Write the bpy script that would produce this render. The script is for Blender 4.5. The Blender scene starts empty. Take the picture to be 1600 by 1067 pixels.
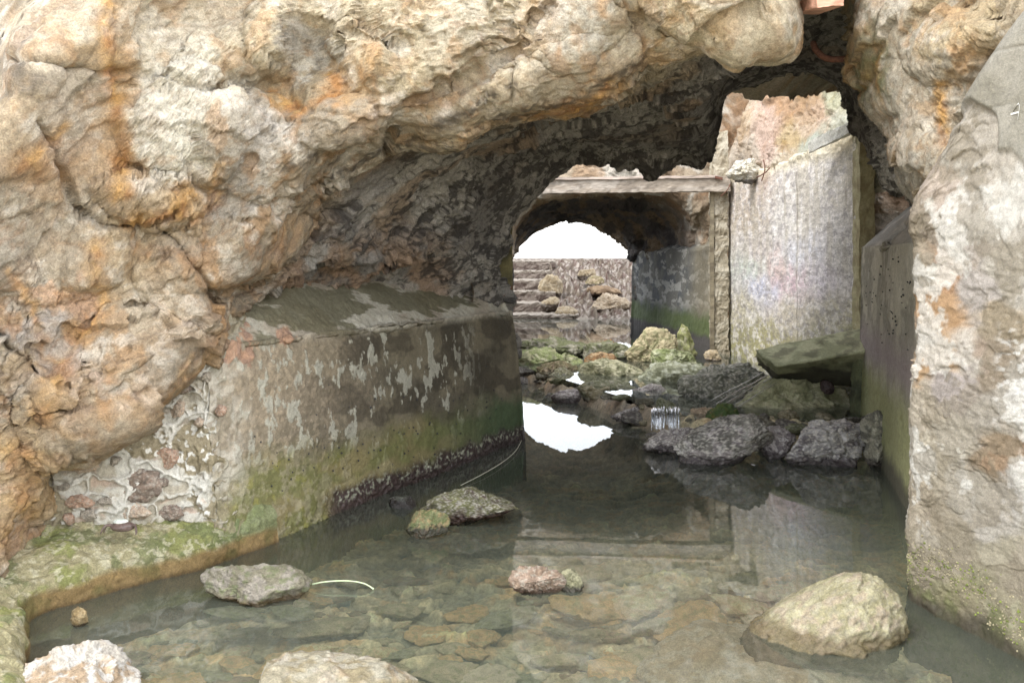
import bpy, bmesh, math, random
import numpy as np
from mathutils import Vector, Matrix

# ------------------------------------------------------------------ camera, sky, sun, exposure
scene = bpy.context.scene
COL = scene.collection
HC, F, CX, HY = 1.6, 1300.0, 800.0, 400.0      # eye height (m), focal length, centre and horizon of the 1600 px photograph
cam_d = bpy.data.cameras.new("camera")
cam = bpy.data.objects.new("camera", cam_d)
COL.objects.link(cam)
cam.location = (0, 0, HC)
cam.rotation_euler = (math.radians(90), 0, 0)
cam_d.sensor_width = 36.0
cam_d.lens = 36.0 * F / 1600.0
cam_d.shift_y = -(533.5 - HY) / 1600.0
cam_d.clip_start = 0.05
cam_d.clip_end = 3000
scene.camera = cam

SUN_EL, SUN_AZ = 47.0, -56.0                    # degrees above the horizon; degrees from straight behind the camera (minus = left)
world = bpy.data.worlds.new("World")
scene.world = world
world.use_nodes = True
wn = world.node_tree
bg = wn.nodes["Background"]
sky = wn.nodes.new("ShaderNodeTexSky")
sky.sky_type = 'NISHITA'
sky.sun_disc = False
sky.sun_elevation = math.radians(SUN_EL)
sky.sun_rotation = math.radians(180 + SUN_AZ)
sky.dust_density = 1.0
hs = wn.nodes.new("ShaderNodeHueSaturation")
hs.inputs['Saturation'].default_value = 0.22
wn.links.new(sky.outputs[0], hs.inputs['Color'])
wn.links.new(hs.outputs[0], bg.inputs[0])
bg.inputs[1].default_value = 0.15

sun_d = bpy.data.lights.new("sun", 'SUN')
sun_d.energy = 0.85
sun_d.angle = math.radians(26)
sun_d.color = (1.0, 0.97, 0.92)
sun = bpy.data.objects.new("sun", sun_d)
COL.objects.link(sun)
_az = math.radians(SUN_AZ)
_d = Vector((math.sin(_az) * math.cos(math.radians(SUN_EL)), -math.cos(_az) * math.cos(math.radians(SUN_EL)), math.sin(math.radians(SUN_EL))))
sun.rotation_euler = _d.to_track_quat('Z', 'Y').to_euler()
sun.location = _d * 30

scene.view_settings.view_transform = 'Standard'
scene.view_settings.look = 'None'
scene.view_settings.exposure = 2.15
scene.view_settings.gamma = 1.0
scene.cycles.max_bounces = 10
scene.cycles.diffuse_bounces = 6
scene.cycles.transparent_max_bounces = 16
scene.cycles.caustics_reflective = False
scene.cycles.caustics_refractive = False
scene.cycles.use_denoising = True
scene.cycles.sample_clamp_indirect = 8.0

# ------------------------------------------------------------------ numpy noise
U = np.uint32
def _hash(ix, iy, iz, s):
    with np.errstate(over='ignore'):
        n = ix.astype(np.int64).astype(U) * U(0x9E3779B1) ^ iy.astype(np.int64).astype(U) * U(0x85EBCA77) ^ iz.astype(np.int64).astype(U) * U(0xC2B2AE3D)
        n = n + U((s * 0x27D4EB2F) & 0xFFFFFFFF)
        n ^= n >> U(15); n = n * U(0x2C1B3C6D); n ^= n >> U(12); n = n * U(0x297A2D39); n ^= n >> U(15)
    return n
_G = np.array([[1,1,0],[-1,1,0],[1,-1,0],[-1,-1,0],[1,0,1],[-1,0,1],[1,0,-1],[-1,0,-1],[0,1,1],[0,-1,1],[0,1,-1],[0,-1,-1],[1,1,0],[-1,1,0],[0,-1,1],[0,-1,-1]], dtype=np.float32)
def perlin(p, s=0):
    p = np.asarray(p, dtype=np.float32)
    i = np.floor(p); f = p - i
    i = i.astype(np.int64)
    w = f * f * f * (f * (f * 6 - 15) + 10)
    out = np.zeros(p.shape[:-1], dtype=np.float32)
    for a in (0, 1):
        wx = w[..., 0] if a else 1 - w[..., 0]
        for b in (0, 1):
            wy = w[..., 1] if b else 1 - w[..., 1]
            for c in (0, 1):
                wz = w[..., 2] if c else 1 - w[..., 2]
                g = _G[_hash(i[..., 0] + a, i[..., 1] + b, i[..., 2] + c, s) & U(15)]
                out += wx * wy * wz * (g[..., 0] * (f[..., 0] - a) + g[..., 1] * (f[..., 1] - b) + g[..., 2] * (f[..., 2] - c))
    return out
def fbm(p, octv=4, s=0, gain=0.5, lac=2.03):
    p = np.asarray(p, dtype=np.float32)
    o = 0; a = 1.0
    for k in range(octv):
        o = o + a * perlin(p, s + k * 7); p = p * lac + 3.7; a *= gain
    return o
def ridged(p, octv=4, s=0, gain=0.5):
    p = np.asarray(p, dtype=np.float32)
    o = 0; a = 1.0
    for k in range(octv):
        o = o + a * (0.5 - 2 * np.abs(perlin(p, s + k * 11))); p = p * 2.07 + 1.9; a *= gain
    return o
def facet(p, s=0, sharp=True):
    """Voronoi cells, each a randomly tilted plane: (height, distance to border)."""
    p = np.asarray(p, dtype=np.float32)
    i = np.floor(p).astype(np.int64); f = p - i
    d1 = np.full(p.shape[:-1], 9., np.float32); d2 = d1.copy()
    best = np.zeros(p.shape[:-1], np.float32)
    for a in (-1, 0, 1):
        for b in (-1, 0, 1):
            for c in (-1, 0, 1):
                x, y, z = i[..., 0] + a, i[..., 1] + b, i[..., 2] + c
                h = _hash(x, y, z, s); h2 = _hash(x, y, z, s + 91)
                jx = (h & U(1023)).astype(np.float32) / 1023; jy = ((h >> U(10)) & U(1023)).astype(np.float32) / 1023; jz = ((h >> U(20)) & U(1023)).astype(np.float32) / 1023
                dx, dy, dz = f[..., 0] - a - jx, f[..., 1] - b - jy, f[..., 2] - c - jz
                d = dx * dx + dy * dy + dz * dz
                gx = (h2 & U(1023)).astype(np.float32) / 511.5 - 1; gy = ((h2 >> U(10)) & U(1023)).astype(np.float32) / 511.5 - 1; gz = ((h2 >> U(20)) & U(1023)).astype(np.float32) / 511.5 - 1
                hh = dx * gx + dy * gy + dz * gz + 0.35 * gx
                m = d < d1
                d2 = np.where(m, d1, np.minimum(d2, d))
                best = np.where(m, hh, best)
                d1 = np.where(m, d, d1)
    return best, np.sqrt(d2) - np.sqrt(d1)
def sstep(a, b, x):
    t = np.clip((x - a) / (b - a), 0, 1)
    return t * t * (3 - 2 * t)
def lerp(a, b, t):
    t = np.asarray(t)[..., None]
    return a * (1 - t) + b * t
def lin(c):
    c = np.asarray(c, dtype=np.float32) / 255.0
    return np.where(c <= 0.04045, c / 12.92, ((c + 0.055) / 1.055) ** 2.4)
def at(x, y, d):
    """the point seen at photograph pixel (x, y) at distance d"""
    return np.array(((x - CX) * d / F, d, HC - (y - HY) * d / F))
def wat(x, y, z=0.0):
    """the point of the level z seen at pixel (x, y)"""
    return at(x, y, (HC - z) * F / (y - HY))
def proj(P):
    Y = np.maximum(P[..., 1], 0.3)
    return CX + F * P[..., 0] / Y, HY - F * (P[..., 2] - HC) / Y

# ------------------------------------------------------------------ materials
def new_mat(name):
    m = bpy.data.materials.new(name); m.use_nodes = True
    return m, m.node_tree, m.node_tree.nodes["Principled BSDF"]
def node(nt, t, **kw):
    n = nt.nodes.new(t)
    for k, v in kw.items(): setattr(n, k, v)
    return n
def rock_material(name, scale=22.0, bump=0.5, dist=0.012, vary=0.45, rough=0.85, crack=1.0, hue=0.0, stretch=(1,1,1)):
    """pigment from the mesh's colour layer, broken up by grain, mottling and hairline cracks; the Wet layer lowers the roughness"""
    m, nt, pb = new_mat(name)
    L = nt.links.new
    tc = node(nt, "ShaderNodeTexCoord")
    mp = node(nt, "ShaderNodeMapping"); mp.inputs['Scale'].default_value = stretch
    L(tc.outputs['Object'], mp.inputs['Vector'])
    ca = node(nt, "ShaderNodeAttribute", attribute_name="Col")
    wa = node(nt, "ShaderNodeAttribute", attribute_name="Wet")
    n1 = node(nt, "ShaderNodeTexNoise"); n1.inputs['Scale'].default_value = scale; n1.inputs['Detail'].default_value = 9; n1.inputs['Roughness'].default_value = 0.74; n1.inputs['Distortion'].default_value = 0.6
    n2 = node(nt, "ShaderNodeTexNoise"); n2.inputs['Scale'].default_value = scale * 4.5; n2.inputs['Detail'].default_value = 5; n2.inputs['Roughness'].default_value = 0.7
    v = node(nt, "ShaderNodeTexVoronoi", feature='DISTANCE_TO_EDGE'); v.inputs['Scale'].default_value = scale * 0.42
    for n in (n1, n2): L(mp.outputs[0], n.inputs['Vector'])
    wv = node(nt, "ShaderNodeVectorMath", operation='ADD'); sc = node(nt, "ShaderNodeVectorMath", operation='SCALE'); sc.inputs['Scale'].default_value = 0.09
    L(n1.outputs['Color'], sc.inputs[0]); L(mp.outputs[0], wv.inputs[0]); L(sc.outputs[0], wv.inputs[1]); L(wv.outputs[0], v.inputs['Vector'])
    r1 = node(nt, "ShaderNodeMapRange"); r1.inputs['From Min'].default_value = 0.3; r1.inputs['From Max'].default_value = 0.7; r1.inputs['To Min'].default_value = 1 - vary; r1.inputs['To Max'].default_value = 1 + vary * 0.7
    L(n1.outputs['Fac'], r1.inputs['Value'])
    r2 = node(nt, "ShaderNodeMapRange"); r2.inputs['From Min'].default_value = 0.3; r2.inputs['From Max'].default_value = 0.7; r2.inputs['To Min'].default_value = 1 - vary * 0.85; r2.inputs['To Max'].default_value = 1 + vary * 0.7
    L(n2.outputs['Fac'], r2.inputs['Value'])
    mu = node(nt, "ShaderNodeMath", operation='MULTIPLY'); L(r1.outputs[0], mu.inputs[0]); L(r2.outputs[0], mu.inputs[1])
    rc = node(nt, "ShaderNodeMapRange"); rc.inputs['From Min'].default_value = 0.0; rc.inputs['From Max'].default_value = 0.03; rc.inputs['To Min'].default_value = 1 - 0.3 * crack; rc.inputs['To Max'].default_value = 1.0
    L(v.outputs['Distance'], rc.inputs['Value'])
    mu2 = node(nt, "ShaderNodeMath", operation='MULTIPLY'); L(mu.outputs[0], mu2.inputs[0]); L(rc.outputs[0], mu2.inputs[1])
    vm = node(nt, "ShaderNodeVectorMath", operation='SCALE'); L(ca.outputs['Color'], vm.inputs[0]); L(mu2.outputs[0], vm.inputs['Scale'])
    L(vm.outputs[0], pb.inputs['Base Color'])
    rr = node(nt, "ShaderNodeMapRange"); rr.inputs['To Min'].default_value = rough; rr.inputs['To Max'].default_value = 0.22
    L(wa.outputs['Fac'], rr.inputs['Value']); L(rr.outputs[0], pb.inputs['Roughness'])
    ad = node(nt, "ShaderNodeMath", operation='MULTIPLY_ADD'); ad.inputs[1].default_value = 0.5; L(n2.outputs['Fac'], ad.inputs[0]); L(n1.outputs['Fac'], ad.inputs[2])
    ad2 = node(nt, "ShaderNodeMath", operation='MULTIPLY_ADD'); ad2.inputs[1].default_value = 0.25 * crack; L(rc.outputs[0], ad2.inputs[0]); L(ad.outputs[0], ad2.inputs[2])
    bp = node(nt, "ShaderNodeBump"); bp.inputs['Strength'].default_value = bump; bp.inputs['Distance'].default_value = dist
    L(ad2.outputs[0], bp.inputs['Height']); L(bp.outputs[0], pb.inputs['Normal'])
    pb.inputs['Specular IOR Level'].default_value = 0.35
    return m
M_ROCK = rock_material("weathered_rock", 26, 0.9, 0.024, 0.40, crack=.4)
M_CONC = rock_material("old_concrete", 34, 0.55, 0.008, 0.30, crack=0.3)
M_STONE = rock_material("shore_stone", 30, 0.7, 0.012, 0.42, crack=0.5)
M_WOOD = rock_material("weathered_timber", 16, 0.4, 0.006, 0.35, crack=0.1, stretch=(0.12, 1, 1))
M_BED = rock_material("pool_bed_mud", 8, 0.5, 0.02, 0.5, crack=0.2)

def water_material(name, tint, murk, murk_amt, rough=0.02, ripple=0.02, scale=3.0):
    m, nt, pb = new_mat(name)
    nt.nodes.remove(pb)
    L = nt.links.new
    out = nt.nodes["Material Output"]
    tr = node(nt, "ShaderNodeBsdfTransparent"); tr.inputs[0].default_value = (*tint, 1)
    df = node(nt, "ShaderNodeBsdfDiffuse"); df.inputs[0].default_value = (*murk, 1)
    m1 = node(nt, "ShaderNodeMixShader"); L(tr.outputs[0], m1.inputs[1]); L(df.outputs[0], m1.inputs[2])
    tc = node(nt, "ShaderNodeTexCoord")
    nb = node(nt, "ShaderNodeTexNoise"); nb.inputs['Scale'].default_value = 0.7; nb.inputs['Detail'].default_value = 3
    L(tc.outputs['Object'], nb.inputs['Vector'])
    mr = node(nt, "ShaderNodeMapRange"); mr.inputs['From Min'].default_value = 0.3; mr.inputs['From Max'].default_value = 0.7; mr.inputs['To Min'].default_value = murk_amt * 0.6; mr.inputs['To Max'].default_value = murk_amt * 1.4
    L(nb.outputs['Fac'], mr.inputs['Value']); L(mr.outputs[0], m1.inputs[0])
    gl = node(nt, "ShaderNodeBsdfGlossy"); gl.inputs['Roughness'].default_value = rough; gl.inputs['Color'].default_value = (0.97, 0.98, 1, 1)
    fr = node(nt, "ShaderNodeFresnel"); fr.inputs['IOR'].default_value = 1.65
    nz = node(nt, "ShaderNodeTexNoise"); nz.inputs['Scale'].default_value = scale; nz.inputs['Detail'].default_value = 3; nz.inputs['Roughness'].default_value = 0.5
    L(tc.outputs['Object'], nz.inputs['Vector'])
    bp = node(nt, "ShaderNodeBump"); bp.inputs['Strength'].default_value = 0.25; bp.inputs['Distance'].default_value = ripple
    L(nz.outputs['Fac'], bp.inputs['Height']); L(bp.outputs[0], gl.inputs['Normal']); L(bp.outputs[0], fr.inputs['Normal'])
    m2 = node(nt, "ShaderNodeMixShader"); L(fr.outputs[0], m2.inputs[0]); L(m1.outputs[0], m2.inputs[1]); L(gl.outputs[0], m2.inputs[2])
    L(m2.outputs[0], out.inputs['Surface'])
    return m
M_WATER = water_material("clear_pool_water", (0.99, 1.0, 0.965), (0.60, 0.68, 0.54), 0.08, 0.004, 0.003, 1.6)
M_FALL = water_material("falling_water", (0.9, 0.93, 0.95), (0.42, 0.45, 0.48), 0.34, 0.1, 0.02, 60)

def plain_material(name, rgb, rough=0.6, var=0.3, scale=60):
    m, nt, pb = new_mat(name)
    nz = node(nt, "ShaderNodeTexNoise"); nz.inputs['Scale'].default_value = scale; nz.inputs['Detail'].default_value = 6
    tc = node(nt, "ShaderNodeTexCoord"); nt.links.new(tc.outputs['Object'], nz.inputs['Vector'])
    mr = node(nt, "ShaderNodeMapRange"); mr.inputs['From Min'].default_value = 0.3; mr.inputs['From Max'].default_value = 0.7; mr.inputs['To Min'].default_value = 1 - var; mr.inputs['To Max'].default_value = 1 + var
    nt.links.new(nz.outputs['Fac'], mr.inputs['Value'])
    sc = node(nt, "ShaderNodeVectorMath", operation='SCALE'); sc.inputs[0].default_value = lin(rgb).tolist(); nt.links.new(mr.outputs[0], sc.inputs['Scale'])
    nt.links.new(sc.outputs[0], pb.inputs['Base Color']); pb.inputs['Roughness'].default_value = rough
    bp = node(nt, "ShaderNodeBump"); bp.inputs['Strength'].default_value = 0.4; bp.inputs['Distance'].default_value = 0.003
    nt.links.new(nz.outputs['Fac'], bp.inputs['Height']); nt.links.new(bp.outputs[0], pb.inputs['Normal'])
    return m
M_RUST = plain_material("rusty_iron", (98, 64, 50), 0.85, 0.5)
M_SHELL = plain_material("black_snail_shell", (38, 38, 42), 0.35, 0.3)
M_BARN = plain_material("barnacle_shell", (138, 130, 106), 0.9, 0.6, 24)
M_GREENB = plain_material("green_weed", (112, 122, 58), 0.8, 0.5, 24)
M_REED = plain_material("pale_green_reed", (190, 205, 165), 0.5, 0.15)
M_WHITE = plain_material("white_chalk", (238, 238, 235), 0.8, 0.05)
M_CORD = plain_material("pale_cord", (190, 185, 170), 0.6, 0.2)
M_CRAB = plain_material("purple_brown_crab", (100, 84, 78), 0.35, 0.4, 90)
M_CRABLT = plain_material("pale_crab_shell", (205, 210, 200), 0.35, 0.25, 90)

# ------------------------------------------------------------------ object helpers
def tag(o, label=None, cat=None, group=None, kind=None):
    if label: o["label"] = label
    if cat: o["category"] = cat
    if group: o["group"] = group
    if kind: o["kind"] = kind
    return o
def mesh_np(name, V, Fq, mat, col=None, wet=None, parent=None, smooth=True):
    V = np.asarray(V, dtype=np.float32).reshape(-1, 3)
    Fq = np.asarray(Fq, dtype=np.int32)
    me = bpy.data.meshes.new(name)
    n, k = Fq.shape
    me.vertices.add(len(V)); me.vertices.foreach_set("co", V.ravel())
    me.loops.add(n * k); me.loops.foreach_set("vertex_index", Fq.ravel())
    me.polygons.add(n)
    me.polygons.foreach_set("loop_start", np.arange(0, n * k, k, dtype=np.int32))
    me.polygons.foreach_set("loop_total", np.full(n, k, dtype=np.int32))
    me.polygons.foreach_set("use_smooth", np.full(n, smooth, dtype=bool))
    me.update(calc_edges=True)
    set_layers(me, col, wet)
    me.materials.append(mat)
    o = bpy.data.objects.new(name, me); COL.objects.link(o)
    if parent: o.parent = parent
    return o
def set_layers(me, col=None, wet=None):
    n = len(me.vertices)
    if col is not None:
        a = me.attributes.new("Col", 'FLOAT_COLOR', 'POINT')
        c = np.ones((n, 4), np.float32); c[:, :3] = np.clip(np.asarray(col, dtype=np.float32).reshape(-1, 3), 0.004, 0.9)
        a.data.foreach_set("color", c.ravel())
    w = me.attributes.new("Wet", 'FLOAT', 'POINT')
    w.data.foreach_set("value", (np.zeros(n, np.float32) if wet is None else np.asarray(wet, np.float32).ravel()))
def grid_faces(nv, nu, flip=False):
    i = np.arange(nv * nu).reshape(nv, nu)
    a, b, c, d = i[:-1, :-1], i[:-1, 1:], i[1:, 1:], i[1:, :-1]
    q = np.stack([a, b, c, d] if not flip else [a, d, c, b], -1).reshape(-1, 4)
    return q
def grid_obj(name, P, mat, col=None, wet=None, parent=None, flip=False):
    return mesh_np(name, P, grid_faces(P.shape[0], P.shape[1], flip), mat, col, wet, parent)
def grid_normals(P, ref=None):
    du = np.gradient(P, axis=1); dv = np.gradient(P, axis=0)
    n = np.cross(du, dv); n /= np.linalg.norm(n, axis=-1, keepdims=True) + 1e-9
    if ref is not None:
        s = np.sign(np.sum(n * (ref - P), -1).mean()); n = n * s
    return n
def cr_basis(K, t):
    """Catmull-Rom weights for parameters t in [0, K-1]"""
    W = np.zeros((len(t), K))
    i = np.clip(np.floor(t).astype(int), 0, K - 2); f = t - i
    w = np.stack([-0.5*f + f**2 - 0.5*f**3, 1 - 2.5*f**2 + 1.5*f**3, 0.5*f + 2*f**2 - 1.5*f**3, -0.5*f**2 + 0.5*f**3], -1)
    for k in range(4):
        np.add.at(W, (np.arange(len(t)), np.clip(i + k - 1, 0, K - 1)), w[:, k])
    return W
def loft(rows, nu, counts):
    """rows: M curves of K points; counts: samples per row interval"""
    C = np.array(rows, dtype=float)
    M, K = C.shape[:2]
    tv = np.concatenate([np.linspace(i, i + 1, c, endpoint=False) for i, c in enumerate(counts)] + [[M - 1]])
    mid = C[M // 2]
    seg = np.linalg.norm(np.diff(mid, axis=0), axis=1) ** 0.8; acc = np.concatenate([[0], np.cumsum(seg)])
    tu = np.interp(np.linspace(0, acc[-1], nu), acc, np.arange(K))
    return np.einsum('vm,mkc,uk->vuc', cr_basis(M, tv), C, cr_basis(K, tu)), tv, tu
def palette(px, py, S, power=3.0, ay=1.0):
    pts = np.array([(s[0], s[1]) for s in S], np.float32); cols = np.array([lin(s[2]) for s in S], np.float32)
    sh = px.shape; x = px.ravel().astype(np.float32); y = py.ravel().astype(np.float32)
    out = np.zeros((len(x), 3), np.float32)
    for k in range(0, len(x), 60000):
        d = (x[k:k+60000, None] - pts[None, :, 0])**2 + (ay * (y[k:k+60000, None] - pts[None, :, 1]))**2
        w = 1.0 / (d + 150.0) ** power; w /= w.sum(1, keepdims=True)
        out[k:k+60000] = w @ cols
    return out.reshape(*sh, 3)
def rot3(v, ang):
    c, s = math.cos(ang), math.sin(ang)
    return np.stack([v[..., 0]*c + v[..., 2]*s, v[..., 1], -v[..., 0]*s + v[..., 2]*c], -1)
def seg_dist(px, py, pts):
    d = np.full(px.shape, 1e9)
    for (x0, y0), (x1, y1) in zip(pts[:-1], pts[1:]):
        vx, vy = x1 - x0, y1 - y0
        t = np.clip(((px - x0)*vx + (py - y0)*vy) / (vx*vx + vy*vy), 0, 1)
        d = np.minimum(d, np.hypot(px - x0 - t*vx, py - y0 - t*vy))
    return d
def rock_disp(P, amp=1.0, s=0, strata=0.5, full=False):
    """fractured rock: randomly tilted facets of five sizes with ledges at their borders, faint inclined strata"""
    W = P + 0.24 * np.stack([fbm(P*1.2, 5, s+1, .6), fbm(P*1.2, 5, s+2, .6), fbm(P*1.2, 5, s+3, .6)], -1)
    W = W + 0.012 * np.stack([fbm(P*11, 3, s+31), fbm(P*11, 3, s+32), fbm(P*11, 3, s+33)], -1)
    Q = rot3(W, 0.62)
    a, ea = facet(Q * np.array([.8, 1.0, 1.7]), s + 5)
    b, eb = facet(rot3(W, -.5) * np.array([1.6, 2.4, 3.6]) + 5, s + 6)
    c, ec = facet(Q * np.array([4.2, 5.0, 8.5]), s + 7)
    e, ee = facet(Q * np.array([10.0, 12.0, 21.0]), s + 8)
    g, eg = facet(Q * np.array([26, 28, 44]), s + 13)
    rg = sstep(-.25, .3, fbm(P*1.1, 3, s + 21))             # some faces are smooth, some shattered
    d = 0.060*a + 0.024*b*(.3 + rg) + 0.024*c*(.35 + .9*rg) + 0.0110*e*(.3 + rg) + .0036*g*(.4 + rg)
    d = d + strata * 0.008 * ridged(Q * np.array([1.2, 1.2, 6.0]), 3, s + 9)
    d = d + 0.022 * fbm(P * 2.2, 4, s + 10) + 0.004 * fbm(W * 14, 4, s + 12, 0.7)
    d = d - 0.010 * sstep(.03, 0, eb)*sstep(-.1, .2, fbm(P*1.5, 2, s+20))
    return (amp * d, ea, eb, ec) if full else amp * d

# ------------------------------------------------------------------ the near cliff with its arch
def depth_front(x, y):
    d = np.interp(x, [-400, -100, 100, 400, 800, 1150, 1400, 1500, 1700, 2100], [3.1, 3.55, 3.9, 4.45, 4.5, 4.2, 4.35, 3.85, 3.45, 3.2])
    return d - np.interp(y, [-500, -100, 250, 450, 900], [-0.5, 0.12, 0.12, 0.0, -0.05])
BROW = [(-60, 1010, 3.45), (36, 735, 3.9), (190, 616, 4.08), (312, 494, 4.42), (374, 440, 4.7), (470, 330, 4.75), (600, 240, 4.75), (760, 200, 4.75), (900, 168, 4.7), (1000, 122, 4.5),
        (1085, 78, 4.2), (1165, 45, 4.1), (1240, -5, 4.1), (1322, -40, 4.35), (1368, 110, 4.5), (1398, 225, 4.5), (1440, 318, 4.5), (1620, 600, 4.6), (1640, 1000, 4.6)]
LIP = [(770, 800, 7.4), (790, 640, 7.35), (788, 540, 7.35), (790, 478, 7.3), (792, 420, 7.2), (797, 375, 7.2), (838, 304, 7.3), (905, 250, 7.5), (965, 256, 7.5), (1025, 260, 7.5),
       (1100, 246, 7.4), (1133, 155, 7.2), (1225, 125, 7.0), (1322, 152, 6.8), (1352, 232, 6.3), (1395, 290, 5.7), (1455, 330, 5.3), (1640, 600, 5.3), (1660, 1000, 5.3)]
ctr = (830, 470)
def outward(off):
    r = []
    for (x, y, d) in BROW:
        ax, ay = x - ctr[0], y - ctr[1]
        if y > 600: ay *= 0.15
        l = math.hypot(ax, ay); nx, ny = x + ax/l*off, y + ay/l*off
        r.append(at(nx, ny, float(depth_front(nx, ny))))
    return r
brow = [at(*b) for b in BROW]; lip = [at(*b) for b in LIP]
def between(t, up=0.0, left=0.0):
    r = []
    for i, (a, b) in enumerate(zip(brow, lip)):
        p = a*(1-t) + b*t
        p = p + np.array((-left*2.2 if i < 3 else (-left*.9 if i == 3 else 0), 0, up if 4 < i < 15 else (.24 if i == 3 else (.14 if i == 4 else 0))))
        r.append(p)
    return r
near_in = [b*0.93 + l*0.07 + np.array((0, .12, .05 if 3 < i < 15 else 0)) + (np.array((-.25, .15, 0)) if i < 3 else 0) for i, (b, l) in enumerate(zip(brow, lip))]
def back_row(dz, dy, spread):
    r = []
    for i, p in enumerate(lip):
        q = p.copy(); q[1] += dy
        q[2] += dz if 3 < i < 16 else dz * .3
        q[0] += (-spread if i < 5 else (spread if i > 13 else 0))
        r.append(q)
    return r
def top_row(y, z):
    o = outward(640)
    return [np.array((p[0]*1.25, y, max(p[2], 0.3) if (i in (0, 1, 17, 18)) else z)) for i, p in enumerate(o)]
rows = [top_row(8.0, 3.15), top_row(6.2, 3.45), outward(500), outward(330), outward(190), outward(60), brow, near_in, between(.34, .10, .35), between(.7, .06, .30), lip, back_row(.25, .22, .15), back_row(.55, .5, .6), back_row(.8, .75, 1.2)]
NU = 980
P, tv, tu = loft(rows, NU, [6, 14, 60, 150, 120, 60, 40, 90, 130, 110, 40, 30, 20])
N = grid_normals(P, np.array((0.3, 4.5, 1.4)))
# orient: near the brow/ceiling the normals must look into the passage or to the viewer
px, py = proj(P)
TV = np.broadcast_to(tv[:, None], px.shape)
wx = px + 26*fbm(P*2.2, 4, 31); wy = py + 26*fbm(P*2.2, 4, 37)
disp = np.zeros(px.shape)
outer = sstep(7.6, 6.6, TV)
LUMPS = [(290, 205, 120, 88, 10, .17), (305, 95, 120, 62, -12, .12), (425, 50, 48, 75, 8, .13), (232, 312, 100, 46, 8, .15), (395, 235, 95, 85, 30, .10), (420, 150, 50, 60, 0, -.10),
         (190, 585, 190, 80, -38, .16), (60, 540, 85, 100, 0, .05), (65, 420, 90, 60, 20, .05), (275, 430, 60, 70, 0, .08), (400, 390, 110, 50, -30, .10), (150, 400, 60, 80, 30, .06),
         (1095, -10, 140, 88, 10, .30), (900, 20, 120, 80, -30, .12), (690, 60, 150, 70, -35, .10), (560, 100, 70, 50, 20, .12), (545, 190, 90, 40, -20, .10), (750, 170, 130, 40, -28, .07), (480, 80, 40, 60, 0, -.10),
         (905, 120, 110, 50, -22, .06), (60, 60, 90, 80, 0, .06), (170, 50, 55, 110, 0, .06), (30, 770, 50, 100, 0, .03), (600, 20, 90, 60, 0, .10), (601, 229, 9, 9, 0, -.07),
         (1500, 75, 75, 62, -20, .12), (1395, 90, 55, 110, 10, .06), (1440, 180, 70, 90, 25, .05), (1440, 270, 60, 60, 20, .04), (1360, 60, 35, 90, 0, .05)]
for (cx, cy, rx, ry, ang, amp) in LUMPS:
    a = math.radians(ang); dx, dy = wx - cx, wy - cy
    u = (dx*math.cos(a) + dy*math.sin(a))/rx; v = (-dx*math.sin(a) + dy*math.cos(a))/ry
    r2 = u*u + v*v
    disp = disp + outer * 1.25 * amp * np.clip(1 - r2, 0, 1)**.72
CRACKS = [([(40, 105), (130, 108), (205, 112), (280, 145), (345, 152)], 4, .05), ([(60, 190), (85, 240), (118, 320), (150, 347), (190, 354), (238, 345), (262, 330)], 5, .07), ([(0, 520), (48, 590), (58, 650)], 5, .05),
          ([(640, 160), (720, 130), (800, 80)], 6, .05), ([(700, 240), (900, 190), (1080, 130)], 7, .06), ([(800, 140), (810, 70), (830, 30)], 4, .03), ([(395, 250), (330, 330), (290, 345)], 4, .03), ([(235, 345), (290, 400), (330, 470)], 5, .05)]
cxp, cyp = px + 7*perlin(P*9, 71), py + 7*perlin(P*9, 72)
for pts, w, amp in CRACKS:
    dd = seg_dist(cxp, cyp, pts)
    disp = disp - outer * amp * np.exp(-(dd/w)**2)
# a fringe of teeth hanging from the inner lip
lipz = np.exp(-((TV - 10)/.55)**2)
disp = disp + lipz * 0.05 * ridged(P * np.array([2.5, 1.2, 2.5]), 3, 55)
P1 = P + N * disp[..., None]
N1 = grid_normals(P1); N1 = N1 * np.sign(np.sum(N1*N, -1, keepdims=True).mean())
N1 = N1 + .6*N; N1 /= np.linalg.norm(N1, axis=-1, keepdims=True)
RD, EA, EB, EC = rock_disp(P1, 1.0, 3, full=True)
P2 = P1 + N1 * (RD*(1 + .5*sstep(6.6, 7.4, TV)*sstep(9.4, 8.6, TV)))[..., None]
for tx, tw, ta in ((1022, 22, .10), (1100, 20, .08), (965, 16, .04), (925, 14, .03)):
    P2[..., 2] -= lipz * ta * np.exp(-((px + 10*fbm(P*5, 3, 57) - tx)/tw)**2)
px, py = proj(P2)
P = P1
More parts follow.
